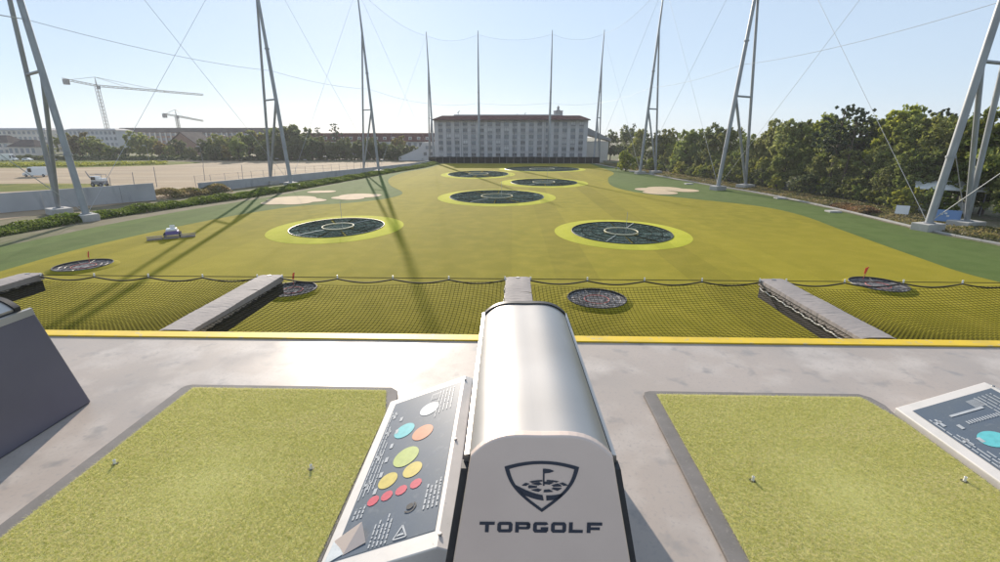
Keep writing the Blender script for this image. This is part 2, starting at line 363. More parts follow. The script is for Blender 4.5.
broad('pale', 'willow_tree', 'pale silvery-green leafy tree rising in the belt beyond the concrete kerb', BELT, 12.5, 4.4, 22, 1.6, 9000, .17, 'leaf_pale', 14)
broad('bright', 'broadleaf_tree', 'yellow-green round-crowned tree in the belt beyond the concrete kerb', BELT, 12.5, 3.8, 16, 2.4, 8500, .18, 'leaf_bright', 23)
broad('dark', 'broadleaf_tree', 'deep green tree at the back of the belt beyond the kerb', BELT, 12, 4.8, 16, 2.0, 7500, .2, 'leaf_dark', 31)
SHR = 'shrubs along the verge'
broad('shrub', 'shrub', 'low rounded mid-green shrub at the foot of the tree belt', SHR, 4.4, 2.7, 12, .3, 3600, .15, 'leaf_mid', 41, 'shrub')
broad('shrub2', 'shrub', 'low bright yellow-green shrub at the foot of the tree belt', SHR, 4.0, 2.6, 12, .2, 3600, .15, 'leaf_bright', 47, 'shrub')
broad('shrub3', 'shrub', 'low dark green shrub at the foot of the tree belt', SHR, 4.2, 3.0, 12, .2, 3600, .16, 'leaf_dark', 53, 'shrub')
TOWN = 'trees in front of the town buildings'
broad('town', 'broadleaf_tree', 'round green tree in front of the town buildings past the gravel lot', TOWN, 11, 5.5, 16, 1.2, 3600, .34, 'leaf_mid', 61)
broad('towndark', 'broadleaf_tree', 'dark dense tree in the row before the long mansard-roofed block', TOWN, 11, 6.5, 16, .5, 3800, .40, 'leaf_dark', 67)
broad('townyellow', 'broadleaf_tree', 'yellowing autumn tree in front of the town buildings past the gravel lot', TOWN, 9.5, 4.6, 14, 1.2, 3200, .34, 'leaf_autumn', 71)
def pine(key, label, group, h, seed):
    q = random.Random(seed); L = []
    for i in range(9):
        zz = h*(.52 + .46*i/8); a = q.random()*6.283; rr = h*.17*(1.15 - .55*(i/8)); d = rr*.75 if i < 8 else 0
        L.append((d*math.cos(a), d*math.sin(a), zz, rr*.85, rr*.75, h*.035))
    PROTO[key] = make_tree('pine_tree', label, 'tree', group, L, 3400, .16, 'leaf_pine', [(0, 0, -.2), (.25, .1, h*.3), (.1, .2, h*.6), (0, 0, h*.95)],
        [((.15, .15, l[2]-h*.06), (l[0]*.9, l[1]*.9, l[2]), .09) for l in L[:-1]], .26)
pine('pine', 'tall thin pine with flat tiered dark foliage above the tree belt', 'pines above the tree belt', 15.5, 5)
pine('pinefar', 'dark umbrella-topped pine standing above the mansard-roofed block', 'pines by the mansard block', 17, 8)
TB = dict(town='round green tree', towndark='dark dense tree', townyellow='yellowing autumn tree')
def plant(key, x, y, s=1., sz=None, z=0., rz=None, label=None):
    if key in USED: o = copy_tree(PROTO[key])
    else: o = PROTO[key]; USED.add(key)
    o.location = (x, y, z); o.rotation_euler = (0, 0, rng.random()*6.283 if rz is None else rz); o.scale = (s, s, (sz or s))
    if key in BASE: label = BASE[key] + ' in the tree belt ' + section(y)
    if key in TB:
        q = x/y; where = 'before the white apartment block' if q < -.82 else 'before the brick gable house' if q < -.66 else 'before the long pilastered terrace' if q < -.47 else 'before the dormered mansard block'
        label = TB[key] + ' past the gravel lot ' + where
    if label: o['label'] = label
    return o
# tree belt along the verge (hand-set skyline, then the rows behind and the shrubs in front)
def edgex(y):
    for a, b in zip(fr, fr[1:]):
        if (a.y - y)*(b.y - y) <= 0 and a.y != b.y: return a.x + (b.x-a.x)*(y-a.y)/(b.y-a.y)
    return 53
SKY = [(612, 133, 235, 'dark'), (628, 131, 215, 'dark'), (640, 133, 190, 'mid'), (655, 134, 175, 'dark'), (670, 131, 172, 'mid2'), (688, 133, 150, 'mid'), (702, 130, 150, 'mid2'), (718, 131, 138, 'dark'), (733, 132, 132, 'mid'), (748, 134, 125, 'mid2'),
       (766, 129, 120, 'pale'), (782, 121, 116, 'pale'), (797, 117, 110, 'pale'), (812, 122, 108, 'mid'), (826, 115, 104, 'bright'), (842, 124, 98, 'mid2'), (872, 127, 96, 'dark'), (886, 122, 92, 'mid'), (905, 112, 88, 'bright'), (918, 122, 84, 'mid2'),
       (936, 116, 82, 'mid'), (955, 124, 76, 'mid2'), (972, 118, 76, 'mid'), (990, 122, 72, 'bright'), (1012, 112, 70, 'mid'), (1040, 116, 66, 'mid2')]
HH = dict(mid=12, mid2=11, pale=12.5, bright=12.5, dark=12)
for px, py, Y, key in SKY:
    p = atY(px, py + rng.uniform(-2, 5), Y); s = (p.z + .3)/HH[key]; plant(key, p.x, p.y, s*rng.uniform(.8, 1.05), s)
for i in range(24):      # front rows, lower than the skyline
    y = 50 + i*5.1 + rng.uniform(-1, 1); x = edgex(y) + rng.uniform(11.5, 16) + max(0, (y-110)*.02); key = rng.choice(['mid', 'mid2', 'bright', 'mid', 'pale', 'pale'])
    if 56 < y < 72: x += 4
    s = rng.uniform(.45, .80); plant(key, x, y, s*1.1, s)
for i in range(40):
    y = 50 + i*3.0 + rng.uniform(-1, 1); x = edgex(y) + rng.uniform(8.0, 11.5); key = rng.choice(['shrub', 'shrub2', 'shrub', 'shrub2', 'shrub3'])
    if 54 < y < 66: continue
    s = rng.uniform(.55, 1.0); plant(key, x, y, s*1.1, s)
for px, py, Y in [(627, 152, 160), (768, 160, 112), (640, 158, 168)]:
    p = atY(px, py, Y); plant('shrub2', p.x, p.y, 1.35, p.z/4.0 if p.z > 2 else 1)
for px, py, Y, s in [(846, 106, 92, 1), (866, 109, 95, 1.05), (858, 117, 90, .9), (983, 113, 82, 1), (940, 110, 90, 1)]:
    p = atY(px, py, Y); plant('pine', p.x, p.y, p.z/15.5*1.1, p.z/15.5)
p = atY(634, 124, 230); plant('pine', p.x, p.y, p.z/15.5*.6, p.z/15.5)
p = atY(627, 126, 230); plant('pine', p.x, p.y, p.z/15.5*.5, p.z/15.5)
# trees before the town
for px, py, Y, key in [(62, 135, 262, 'town'), (77, 133, 250, 'townyellow'), (88, 138, 245, 'town'), (97, 141, 240, 'town'), (110, 147, 236, 'town'), (135, 133, 262, 'town'), (148, 137, 255, 'town'), (160, 142, 250, 'townyellow'), (176, 142, 250, 'towndark'),
                       (205, 142, 240, 'towndark'), (218, 136, 236, 'town'), (226, 146, 225, 'townyellow'), (236, 140, 222, 'town'), (246, 133, 240, 'town'), (257, 131, 245, 'townyellow'), (270, 130, 250, 'town'), (284, 131, 245, 'towndark'), (297, 129, 250, 'towndark'), (120, 148, 240, 'towndark'), (168, 147, 240, 'town'), (190, 149, 236, 'towndark'), (212, 147, 228, 'towndark'), (262, 143, 228, 'towndark'), (276, 145, 230, 'towndark'), (290, 144, 232, 'towndark'), (48, 146, 270, 'town'), (230, 139, 250, 'towndark')]:
    p = atY(px, py, Y); s = (p.z+.3)/(9.5 if key == 'townyellow' else 11); plant(key, p.x, p.y, s*1.05, s)
for i in range(15):
    px = 300 + i*8.6 + rng.uniform(-2, 2); p = atY(px, 141 + rng.uniform(-3, 4) + (6 if i > 12 else 0) + (3 if i > 9 else 0), 238 + rng.uniform(-6, 6)); s = p.z/11; plant('towndark', p.x, p.y, max(s, .8)*.95, s)
p = atY(398, 136, 262); s = p.z/11; plant('townyellow', p.x, p.y, s*1.05, p.z/9.5)
for px, py, Y in [(296, 126, 262), (335, 123, 258), (318, 127, 262)]:
    p = atY(px, py, Y); plant('pinefar', p.x, p.y, p.z/17, p.z/17)
# hedge in front of the concrete walls
HP = spline([(-64, 34), (-62, 50), (-60.5, 61), (-56.5, 75), (-51.5, 91), (-47, 115), (-41.2, 150), (-35.6, 178), (-34.2, 203)], 24)
def strip_stuff(name, path, width, hmax, dens, leaf, m, label, cat, kind=None, core=None):
    L = [0]
    for a, b in zip(path, path[1:]): L.append(L[-1] + (b-a).length)
    k = int(L[-1]*width*dens); u = nrg.random(k)*L[-1]
    X = np.interp(u, L, [p.x for p in path]); Y = np.interp(u, L, [p.y for p in path]); ang = np.interp(u, L, [0]*len(path))
    w = nrg.random(k)*2-1; hh = hmax*(.72 + .28*np.sin(u*.9) * np.sin(u*.37+1))
    z = hh*np.sqrt(np.clip(1 - w*w, 0, 1))*(.35 + .65*nrg.random(k)**.5)
    dx = np.gradient([p.x for p in path]); dy = np.gradient([p.y for p in path]); nx = np.interp(u, L, -dy/np.hypot(dx, dy)); ny = np.interp(u, L, dx/np.hypot(dx, dy))
    P = np.stack([X + nx*w*width/2, Y + ny*w*width/2, z], 1); A, B = rand_axes(k, leaf)
    o = obj(name, quads_mesh(name, P, A, B, m)); tag(o, label, cat, kind=kind); return o
strip_stuff('hedge', HP, 5.2, 1.15, 85, .11, 'leaf_hedge', 'long low clipped green hedge along the foot of the pale concrete walls', 'hedge')
wp = [(p.x + 5.2, p.y) for p in ks]
strip_stuff('verge_grass', [Vector((p[0], p[1], 0)) for p in wp if p[1] > 30], 8.0, .5, 22, .12, 'drygrass', 'dry straw-coloured grass on the dirt verge behind the kerb', 'grass', 'stuff')
strip_stuff('rusty_grass', [Vector((53.5, 69, 0)), Vector((54.2, 73, 0)), Vector((54.5, 78, 0))], 3.0, 1.0, 120, .12, 'rustgrass', 'rust-orange dry grass tuft on the verge beside the white board', 'grass', 'stuff')
strip_stuff('scrub', [Vector(p) for p in [(-66, 84, 0), (-65, 88, 0), (-63.5, 92, 0), (-61, 96, 0)]], 7, 1.9, 60, .12, 'drygrass', 'brown and green scrub on the bank between the two concrete walls', 'scrub', 'stuff')
strip_stuff('lot_weeds', [Vector(p) for p in [(-330, 175, 0), (-230, 178, 0), (-170, 186, 0), (-150, 200, 0)]], 14, 1.3, 5, .3, 'leaf_bright', 'weedy green strip along the far edge of the gravel lot', 'weeds', 'stuff')
strip_stuff('far_hedge', [Vector(p) for p in [(-330, 232, 0), (-200, 231, 0), (-120, 230, 0)]], 5, 2.6, 9, .4, 'leaf_dark', 'dark unclipped hedge along the street past the gravel lot', 'hedge')

# ------------------------------------------------------------------ concrete walls
def wall(label, pts, h0, h1):
    b = MB(); n = len(pts); t = thing('concrete_wall', label, 'wall')
    for i, (a, c) in enumerate(zip(pts, pts[1:])):
        a, c = Vector((*a, 0)), Vector((*c, 0)); L = (c-a).length; k = max(1, round(L/5.0))
        for j in range(k):
            p = a.lerp(c, j/k); q = a.lerp(c, (j+1)/k); d = (q-p).normalized(); nn = Vector((-d.y, d.x, 0))*.15; p = p + d*.015; q = q - d*.015
            f0 = (i + j/k)/(n-1); f1 = (i + (j+1)/k)/(n-1); ha = h0 + (h1-h0)*f0; hb = h0 + (h1-h0)*f1
            w = MB(); w.add([p-nn, q-nn, q+nn, p+nn, *(v + Vector((0, 0, h)) for v, h in ((p-nn, ha), (q-nn, hb), (q+nn, hb), (p+nn, ha)))],
                  [(0, 3, 2, 1), (4, 5, 6, 7), (0, 1, 5, 4), (1, 2, 6, 5), (2, 3, 7, 6), (3, 0, 4, 7)]); w.build('wall_panel', 'greywall', t)
    return t
wall('tall pale grey concrete wall behind the hedge, ending at the scrub bank', [(-92, 48), (-77.8, 67), (-65.2, 82.3)], 2.7, 3.05)
wall('long low grey concrete wall running from the scrub bank to the hotel', [(-64.5, 93.3), (-55.8, 120.5), (-46, 152), (-39.6, 180), (-36.5, 206)], 2.0, 1.1)
# thin fence posts with wire on the low wall
f = thing('wire_fence', 'thin wire fence on slender posts above the low concrete wall', 'fence')
FP = []
for i in range(18):
    t = i/17; a = Vector((-65.5, 94, 0)).lerp(Vector((-47.5, 152, 0)), t); FP.append(a)
    MB().tube([(0, 0, 0), (0, 0, 3.4)], .04, 5).build('post', 'greypaint', f, a)
for z in (2.4, 3.3): MB().tube([a + Vector((0, 0, z)) for a in FP], .015, 4).build('wire', 'greypaint', f)
for i, (px, py, h) in enumerate([(135, 186, 3.6), (157, 184, 4.5), (112, 190, 3.2), (205, 178, 4.0), (243, 177, 4.0)]):
    p = at(px, py + 3); o = MB().tube([(0, 0, 0), (.25, 0, h)], .07, 6).build('fence_post', 'greypaint', None, p); tag(o, 'lone thin grey post standing on the gravel lot', 'post', 'lone posts on the gravel lot')

# ------------------------------------------------------------------ net towers and perimeter netting
TOWERS = [(-59, 61.3), (-52.2, 107.8), (-43, 149), (-35.6, 212), (-15, 209.5), (16.1, 209.5), (36, 210), (39.8, 147), (44.8, 102), (51.5, 57.2)]
REAR = [(-9.0, 5.2), (-7.0, 4.2), (-5.4, 1.6), (-3.2, 6.0), (0, 7.5), (0, 7.5), (3.6, 6.0), (5.2, 1.2), (7.6, 3.6), (6.2, 1.8)]
TL = ['net tower standing by the tall concrete wall', 'net tower beside the scrub bank and first sand patch', 'net tower at the green bay of turf before the dark trees', 'net tower at the corner of the hotel with the white stair block',
      'single-line net mast in front of the hotel, nearer the white stair block', 'single-line net mast in front of the hotel, under the rooftop turret', 'net tower at the hotel corner beside the slanted grey roof',
      'net tower beside the sand patch backed by bushes', 'net tower before the pale silvery trees', 'net tower with two big footings next to the blue sign board']
TT = []; HT = 53.5; HJ = 41.0
for (x, y), (rx, ry), lab in zip(TOWERS, REAR, TL):
    t = thing('net_tower', 'grey steel A-frame ' + lab if 'mast' not in lab else 'grey steel ' + lab, 'net tower', (x, y, 0), group='tall steel net towers around the field')
    near = y < 100
    rr = Vector((rx, ry, 0)); lean = rr*.36; top = lean*(HT/HJ) + Vector((0, 0, HT)); J = lean + Vector((0, 0, HJ))
    base = Vector((0, 0, .90)); rb = rr + Vector((0, 0, .90)); zs = 18.5
    m1 = base.lerp(top, zs/HT); m2 = rb.lerp(J, zs/HJ)
    MB().tube([base, m1, J, top], [.42, .40, .30, .14], 12).build('mast', 'towersteel', t, smooth=True)
    MB().tube([rb, m2, J], [.30, .29, .24], 10).build('rear_leg', 'towersteel', t, smooth=True)
    MB().tube([m1, m2], .2, 8).build('strut', 'towersteel', t, smooth=True)
    MB().tube([m1, rb], .27, 8).build('diagonal', 'towersteel', t, smooth=True)
    for q in (base, rb):
        fl_ = MB(); fl_.lathe([(0, .05), (.62, .05), (.62, -.05), (0, -.05)], 16); fl_.build('base_flange', 'towersteel', t, q)
    a = math.atan2(ry, rx)
    for q, s in ((base, (2.9, 2.0)), (rb, (3.2, 2.4))):
        o = MB().bb(-s[0]/2, s[0]/2, -s[1]/2, s[1]/2, -.4, .86).build('footing', 'concrete', t, (q.x, q.y, 0), bevel=.06); o.rotation_euler = (0, 0, a)
    for zz in (8, 29):
        q = base.lerp(top, zz/HT); MB().lathe([(.44, -.12), (.5, -.12), (.5, .12), (.44, .12)], 14).build('collar', 'towersteel', t, q)
    TT.append((Vector((x, y, 0)), lean, t))
# brace rod between the footings of the tower by the blue board
MB().tube([Vector((1.2, .4, 9)), Vector((6.0, 1.7, .7))], .06, 5).build('brace_rod', 'towersteel', TT[-1][2])
def up(i, z): b, l, _ = TT[i]; return b + l*(z/HJ) + Vector((0, 0, z))
def sagline(a, b, sag, n=14): return [a.lerp(b, j/n) - Vector((0, 0, sag*4*(j/n)*(1-j/n))) for j in range(n+1)]
NL = ['between the tall-wall tower and the scrub-bank tower', 'between the scrub-bank tower and the turf-bay tower', 'between the turf-bay tower and the stair-block corner tower', 'in front of the white stair block end of the hotel',
      'across the middle of the hotel front', 'in front of the turret end of the hotel', 'between the slanted-roof corner and the bush-backed sand patch', 'between the sand patch and the pale silvery trees', 'between the pale trees and the blue sign board']
for i in range(9):
    nt_ = thing('perimeter_net', 'fine see-through ball net ' + NL[i], 'net', group='perimeter nets hung between the towers')
    A = [up(i, z) for z in (.6, 25, 52)]; B = [up(i+1, z) for z in (.6, 25, 52)]; b = MB(); n = 14
    lo = sagline(A[0], B[0], 0); hi = sagline(A[2], B[2], 2.2); b.add(lo + hi, [(j, j+1, n+2+j, n+1+j) for j in range(n)]); b.build('net_sheet', 'netsheet', nt_)
    r = .032
    MB().tube(hi, r, 5).build('top_cable', 'cable', nt_); MB().tube(sagline(A[1], B[1], .8), r, 5).build('middle_cable', 'cable', nt_)
    if i not in (3, 4, 5):
        for p, q in ((A[0], B[2]), (B[0], A[2])): MB().tube([p, q], r*.9, 5).build('cross_cable', 'cable', nt_)
# cables running on past the frame from the two nearest towers
for i, e, lab in ((0, (-64, 14), 'net cables running from the tall-wall tower back to the building'), (9, (55, 10), 'net cables running from the blue-board tower back to the building')):
    c = thing('guy_cables', lab, 'cable'); q = Vector((*e, 0))
    MB().tube(sagline(up(i, 25), q + Vector((0, 0, 25)), .8), .06, 5).build('middle_cable', 'cable', c)
    MB().tube([up(i, 1), q + Vector((0, 0, 50))], .05, 5).build('cross_cable', 'cable', c)

# ------------------------------------------------------------------ target greens
def target(label, c, rx, ry, inner, pole=None, lime=True):
    t = thing('target_green', label, 'golf target', (c[0], c[1], 0), group='netted target greens on the field'); k = ry/rx; ri = rx*inner
    MB().lathe([(rx, .012), (rx*.97, .04), (ri*1.03, .10), (ri*1.004, .11)], 64, sy=k).build('lime_collar', 'lime', t, smooth=True, ang=60)
    MB().lathe([(ri*1.004, .11), (ri*.996, .19), (ri*.988, .18), (ri*.988, .02)], 64, sy=k).build('rim', 'black', t)
    n = 12; seg = 5; rings = [.33, .55, .78, .985]; wm = None
    b = MB(); vs = []
    for r in rings:
        for j in range(seg+1):
            a = 2*math.pi/n*(j/seg); vs.append((r*math.cos(a), r*math.sin(a), .035 + .05*(r-.33)))
    b.add(vs, [(i*(seg+1)+j, i*(seg+1)+j+1, (i+1)*(seg+1)+j+1, (i+1)*(seg+1)+j) for i in range(3) for j in range(seg)])
    wm = b.mesh('net_panel', 'dishnet')
    for i in range(n):
        o = obj('net_panel', wm, t); o.rotation_euler = (0, 0, 2*math.pi*i/n); o.scale = (ri, ri, 1)
        h = 2*math.pi*i/n; 
        o.matrix_local = Matrix.Diagonal((1, k, 1, 1)) @ Matrix.Rotation(h, 4, 'Z') @ Matrix.Diagonal((ri, ri, 1, 1))
    for i in range(n):
        h = 2*math.pi*i/n; w_ = i in (2, 8)
        e = lambda r, z: (ri*r*math.cos(h), ri*k*r*math.sin(h), z)
        MB().tube([e(.36, .13), e(.97, .17)], .045 if w_ else .03, 5).build('spoke', 'ivory' if w_ else 'netblack', t)
    for r, m_, th in ((.60, 'netblack', .03), (.80, 'netblack', .03)):
        MB().tube([(ri*r*math.cos(a), ri*k*r*math.sin(a), .13) for a in [2*math.pi*j/40 for j in range(40)]], th, 5, True).build('net_hoop', m_, t)
    MB().tube([(ri*.33*math.cos(a), ri*k*.33*math.sin(a), .2) for a in [2*math.pi*j/40 for j in range(40)]], .075, 6, True).build('centre_ring', 'pale', t)
    MB().lathe([(.01, .09), (ri*.31, .06)], 32, sy=k).build('centre_net', 'dishnet', t)
    if pole:
        MB().tube([(ri*.1, 0, .1), (ri*.1, 0, pole)], .025, 6).build('pole', 'ivory', t)
    return t
target('round netted target with wide lime collar close to the cloud-shaped sand patches', (-22.1, 56.6), 8.1, 9.3, .70, 3.5)
target('round netted target with lime collar, closest to the small red-ringed target', (13.1, 54.4), 7.95, 8.9, .74, 2.5)
target('large netted target with lime collar in the middle of the field', (-3.0, 88.5), 11.3, 12.8, .80, 3)
target('netted target with lime collar between the middle target and the hotel', (7.9, 117.4), 11.0, 12.6, .76, 3)
target('farthest netted target with lime collar, with dark dish netting', (-10.6, 144), 11.4, 16, .82)
target('target with dark dish netting near the dark end fence', (10.5, 168), 15.5, 15, .86)
def dish(label, c, r, flag, tilt):
    t = thing('dish_target', label, 'golf target', (c[0], c[1], 0), group='small netted dish targets near the deck')
    hb = .18
    MB().lathe([(r*1.22, .012), (r*1.12, .10), (r*1.02, hb), (r*1.0, hb)], 40).build('turf_berm', 'olive', t, smooth=True, ang=60)
    MB().lathe([(r*1.01, hb+.01), (r*1.0, hb+.05), (r*.97, hb+.04), (r*.965, .03)], 40).build('rim', 'black', t, smooth=True, ang=60)
    n = 10; vs = []; seg = 4
    for rr in (.34, .65, .965):
        for j in range(seg+1):
            a = 2*math.pi/n*j/seg; vs.append((rr*r*math.cos(a), rr*r*math.sin(a), .03 + .07*rr*rr))
    b = MB(); b.add(vs, [(i*(seg+1)+j, i*(seg+1)+j+1, (i+1)*(seg+1)+j+1, (i+1)*(seg+1)+j) for i in range(2) for j in range(seg)]); wm = b.mesh('net_panel', 'dishgrey')
    for i in range(n):
        o = obj('net_panel', wm, t); o.rotation_euler = (0, 0, 2*math.pi*i/n)
        h = 2*math.pi*i/n; MB().tube([(.36*r*math.cos(h), .36*r*math.sin(h), .09), (.95*r*math.cos(h), .95*r*math.sin(h), .16)], .018, 4).build('spoke', 'black', t)
    MB().tube([(.42*r*math.cos(a), .42*r*math.sin(a), .10) for a in [2*math.pi*j/30 for j in range(30)]], .026, 5, True).build('red_ring', 'redrope', t)
    for rr in (.6, .8): MB().tube([(rr*r*math.cos(a), rr*r*math.sin(a), .12) for a in [2*math.pi*j/30 for j in range(30)]], .016, 4, True).build('net_hoop', 'black', t)
    MB().lathe([(.01, .05), (.36*r, .045)], 20).build('centre_net', 'dishgrey', t)
    if flag:
        fx, fy = flag
        MB().tube([(fx, fy, .05), (fx + .25, fy, 1.15)], .022, 6).build('flag_pole', 'redrope', t)
        b = MB(); pts = [(fx + .25, fy, 1.15), (fx + .05, fy + .06, 1.0), (fx + .0, fy, .55), (fx + .13, fy, .6)]
        b.add([Vector(p) for p in pts] + [Vector(p) + Vector((0, .02, 0)) for p in pts], [(0, 1, 2, 3), (7, 6, 5, 4), (0, 4, 5, 1), (1, 5, 6, 2), (2, 6, 7, 3), (3, 7, 4, 0)]); b.build('flag', 'flag', t)
    return t
dish('flagless grey dish target with a red ring, seen through the safety net', (6.0, 30.4), 2.05, None, .10)
dish('red-flagged grey dish target just past the end of a padded outrigger', (-16.4, 31.8), 1.75, (-.5, 1.2), .16)
dish('red-flagged dish target on the turf closest to the tall-wall net tower', (-38.0, 37.9), 2.1, (-.6, 1.2), .16)
dish('red-flagged dish target on the turf closest to the blue-board net tower', (28.3, 34.2), 1.9, (-.1, 1.5), .16)
# ball picker parked on the turf
t = thing('ball_picker', 'low wide ball-collecting roller frame with a small white tractor on the turf', 'ball picker', at(172, 239), R(32))
for i in range(3):
    x = (i-1)*1.55; MB().bb(x-.72, x+.72, -.34, -.31, .10, .20).build('basket_side', 'padcloth', t)
    b = MB()
    for j in range(12):
        xx = x - .66 + j*.12
        ring = [(xx, .22*math.cos(a), .24 + .22*math.sin(a)) for a in [2*math.pi*q/12 for q in range(12)]]; b.tube(ring, .02, 4, True)
    b.build('roller', 'padcloth', t); MB().bb(x-.70, x+.70, .34, .60, .08, .17).build('ball_basket', 'padcloth', t)
MB().bb(-2.4, 2.4, .66, .70, .34, .38).build('draw_bar', 'greypaint', t)
MB().bb(-.6, .65, .75, 1.9, .3, .72).build('tractor_body', 'purple', t, bevel=.06); MB().bb(-.5, .55, .8, 1.7, .72, 1.02).build('tractor_cover', 'whitepaint', t, bevel=.1)
MB().bb(-.1, .4, 1.1, 1.2, 1.02, 1.4).build('seat_back', 'whitepaint', t, bevel=.05)
for sx in (-.7, .75):
    for yy in (.95, 1.75): 
        o = MB().lathe([(.0, -.1), (.27, -.1), (.27, .1), (0, .1)], 16).build('wheel', 'tyre', t, (sx, yy, .27)); o.rotation_euler = (0, R(90), 0)

# ------------------------------------------------------------------ far end fence, hotel
f = thing('end_fence', 'dark cloth-covered fence across the far end of the field below the hotel', 'fence')
for i in range(24):
    x0 = -37 + i*3.12; MB().bb(x0+.04, x0+3.08, 206.0, 206.1, .05, 2.7).build('cloth_panel', 'fencecloth', f); MB().tube([(x0, 205.95, 0), (x0, 205.95, 2.9)], .07, 6).build('post', 'greypaint', f)
HX0, HX1, HY, HZ = -36.0, 33.8, 224.0, 18.4
h = thing('hotel', 'six-storey pale hotel with a grid of windows and overhanging red roof', 'building', ((HX0+HX1)/2, HY, 0))
W = (HX1-HX0); NB = 18; FLH = 2.78; Z0 = 1.7; bw = W/NB
MB().bb(-W/2, W/2, .35, 15, 0, HZ).build('wall', 'plaster', h)
MB().bb(-W/2-.1, W/2+.1, .0, .36, 0, Z0-.05).build('plinth', 'greypaint', h)
for i in range(NB+1):
    x = -W/2 + i*bw; wd = .82 if i not in (0, NB) else 1.0
    MB().bb(x-wd, x+wd, -.05, .34, Z0, HZ-.02).build('pilaster', 'plaster', h)
for j in range(7):
    z = Z0 + j*FLH; MB().bb(-W/2+1.0, W/2-1.0, .06, .33, z-.15, z+.15 + (.2 if j == 6 else 0)).build('floor_band', 'plaster', h)
def panebox(w_, hh, y, m_): return MB().bb(-w_/2, w_/2, y, y+.05, 0, hh).mesh('pane', m_)
ww = bw-1.64; wh = FLH-.30
fr_ = MB()
fr_.bb(-ww/2, ww/2, .20, .34, 0, .55); fr_.bb(-ww/2, -ww/2+.12, .2, .34, .55, wh); fr_.bb(ww/2-.12, ww/2, .2, .34, .55, wh); fr_.bb(-.06, .06, .2, .34, .55, wh); fr_.bb(-ww/2+.12, ww/2-.12, .2, .34, wh-.12, wh)
fm = fr_.mesh('window', 'winframe'); gm = panebox(ww-.24, wh-.67, .28, 'glass'); cm = panebox(ww-.24, wh-.67, .285, 'curtain')
rm = MB()
rm.bb(-ww/2, ww/2, -.16, -.11, .85, .91)
for q in range(7): rm.bb(-ww/2 + .03 + q*(ww-.09)/6, -ww/2 + .06 + q*(ww-.09)/6, -.15, -.12, .1, .85)
rm = rm.mesh('balcony_rail', 'winframe')
for i in range(NB):
    for j in range(6):
        w_ = obj('window', fm, h, (-W/2 + (i+.5)*bw, 0, Z0 + j*FLH + .15)); obj('pane', cm if rng.random() < .13 else gm, w_)
        if rng.random() < .95: obj('balcony_rail', rm, w_)
for x in (-W/2 + 3*bw, 0.4*bw, W/2 - 5*bw + .3): MB().tube([(x, -.12, Z0), (x, -.12, HZ)], .09, 6).build('downpipe', 'greypaint', h)
# roof: overhanging red hip with a fascia, then a pale flat top
ov = 1.7; rf = MB(); a = [(-W/2-ov, -ov), (W/2+ov, -ov), (W/2+ov, 15+ov), (-W/2-ov, 15+ov)]; c = [(-W/2+2.6, 3.2), (W/2-2.6, 3.2), (W/2-2.6, 12), (-W/2+2.6, 12)]
rf.loft([[(*p, HZ+.0) for p in a], [(*p, HZ+.35) for p in a], [(*p, HZ+2.2) for p in c]]); ro = rf.build('roof', 'roofred', h)
MB().bb(-W/2+8, W/2-12, 4, 11, HZ+2.2, HZ+2.7).build('parapet', 'plaster', ro)
MB().bb(-W/2-ov-.08, W/2+ov+.08, -ov-.14, -ov-.02, HZ-.12, HZ+.3).build('gutter', 'roofdark', ro)
tq = MB(); tq.lathe([(0, 0), (2.6, 0), (2.6, 3.6), (2.75, 3.8), (2.75, 4.1), (0, 4.3)], 20); tu = tq.build('turret', 'plaster', ro, (22.4, 6, HZ+1.9), smooth=True); tu.scale = (.85, .85, .62)
sq = MB(); sq.lathe([(0, 4.2), (1.1, 4.2), (1.0, 4.8), (.45, 5.0), (.7, 5.9), (.75, 6.6), (.35, 7.0), (.32, 7.5), (0, 7.8)], 10); sq.build('finial', 'roofgrey', tu)
for x, s in ((-24.8, 1.), (6.8, .6), (3, .4)):
    b = MB(); b.tube([(0, 0, 0), (0, 0, 1.5*s)], .1, 6); b.tube([(-.5*s, 0, 1.2*s), (.6*s, 0, 2.2*s)], .16, 6); b.build('aerial', 'greypaint', ro, (x, 5, HZ+2.2))
# low wings either side of the hotel
t = thing('stair_block', 'white stair block with sloping parapet beside the hotel', 'building', (-43.5, 228, 0))
MB().add([(-12, 0, 0), (6, 0, 0), (6, 0, 8.5), (0, 0, 8.5), (-1.5, 0, 6), (-12, 0, 1.6), (-12, 8, 0), (6, 8, 0), (6, 8, 8.5), (0, 8, 8.5), (-1.5, 8, 6), (-12, 8, 1.6)],
         [(0, 1, 2, 3, 4, 5), (11, 10, 9, 8, 7, 6), (0, 6, 7, 1), (1, 7, 8, 2), (2, 8, 9, 3), (3, 9, 10, 4), (4, 10, 11, 5), (5, 11, 6, 0)]).build('wall', 'plaster', t)
for x, z in ((2.2, 5.4), (4.4, 5.4), (1, 2.4), (3.8, 2.4)):
    w_ = MB().bb(-.8, .8, -.06, .0, 0, 1.6).build('window', 'winframe', t, (x, -.002, z)); MB().bb(-.65, .65, -.09, -.062, .12, 1.48).build('pane', 'glass', w_)
t = thing('pavilion', 'low pavilion with a steep slanted grey roof at the end of the hotel', 'building', (38, 230, 0))
MB().bb(-4, 8, 0, 14, 0, 9).build('wall', 'plaster2', t)
MB().add([(-4.5, -1, 16.2), (-4.5, -1, 12.4), (9, -1, 9.2), (9, -1, 10.0), (-4.5, 15, 16.2), (-4.5, 15, 12.4), (9, 15, 9.2), (9, 15, 10)], [(0, 1, 2, 3), (7, 6, 5, 4), (0, 4, 5, 1), (1, 5, 6, 2), (2, 6, 7, 3), (3, 7, 4, 0)]).build('roof', 'roofgrey', t)

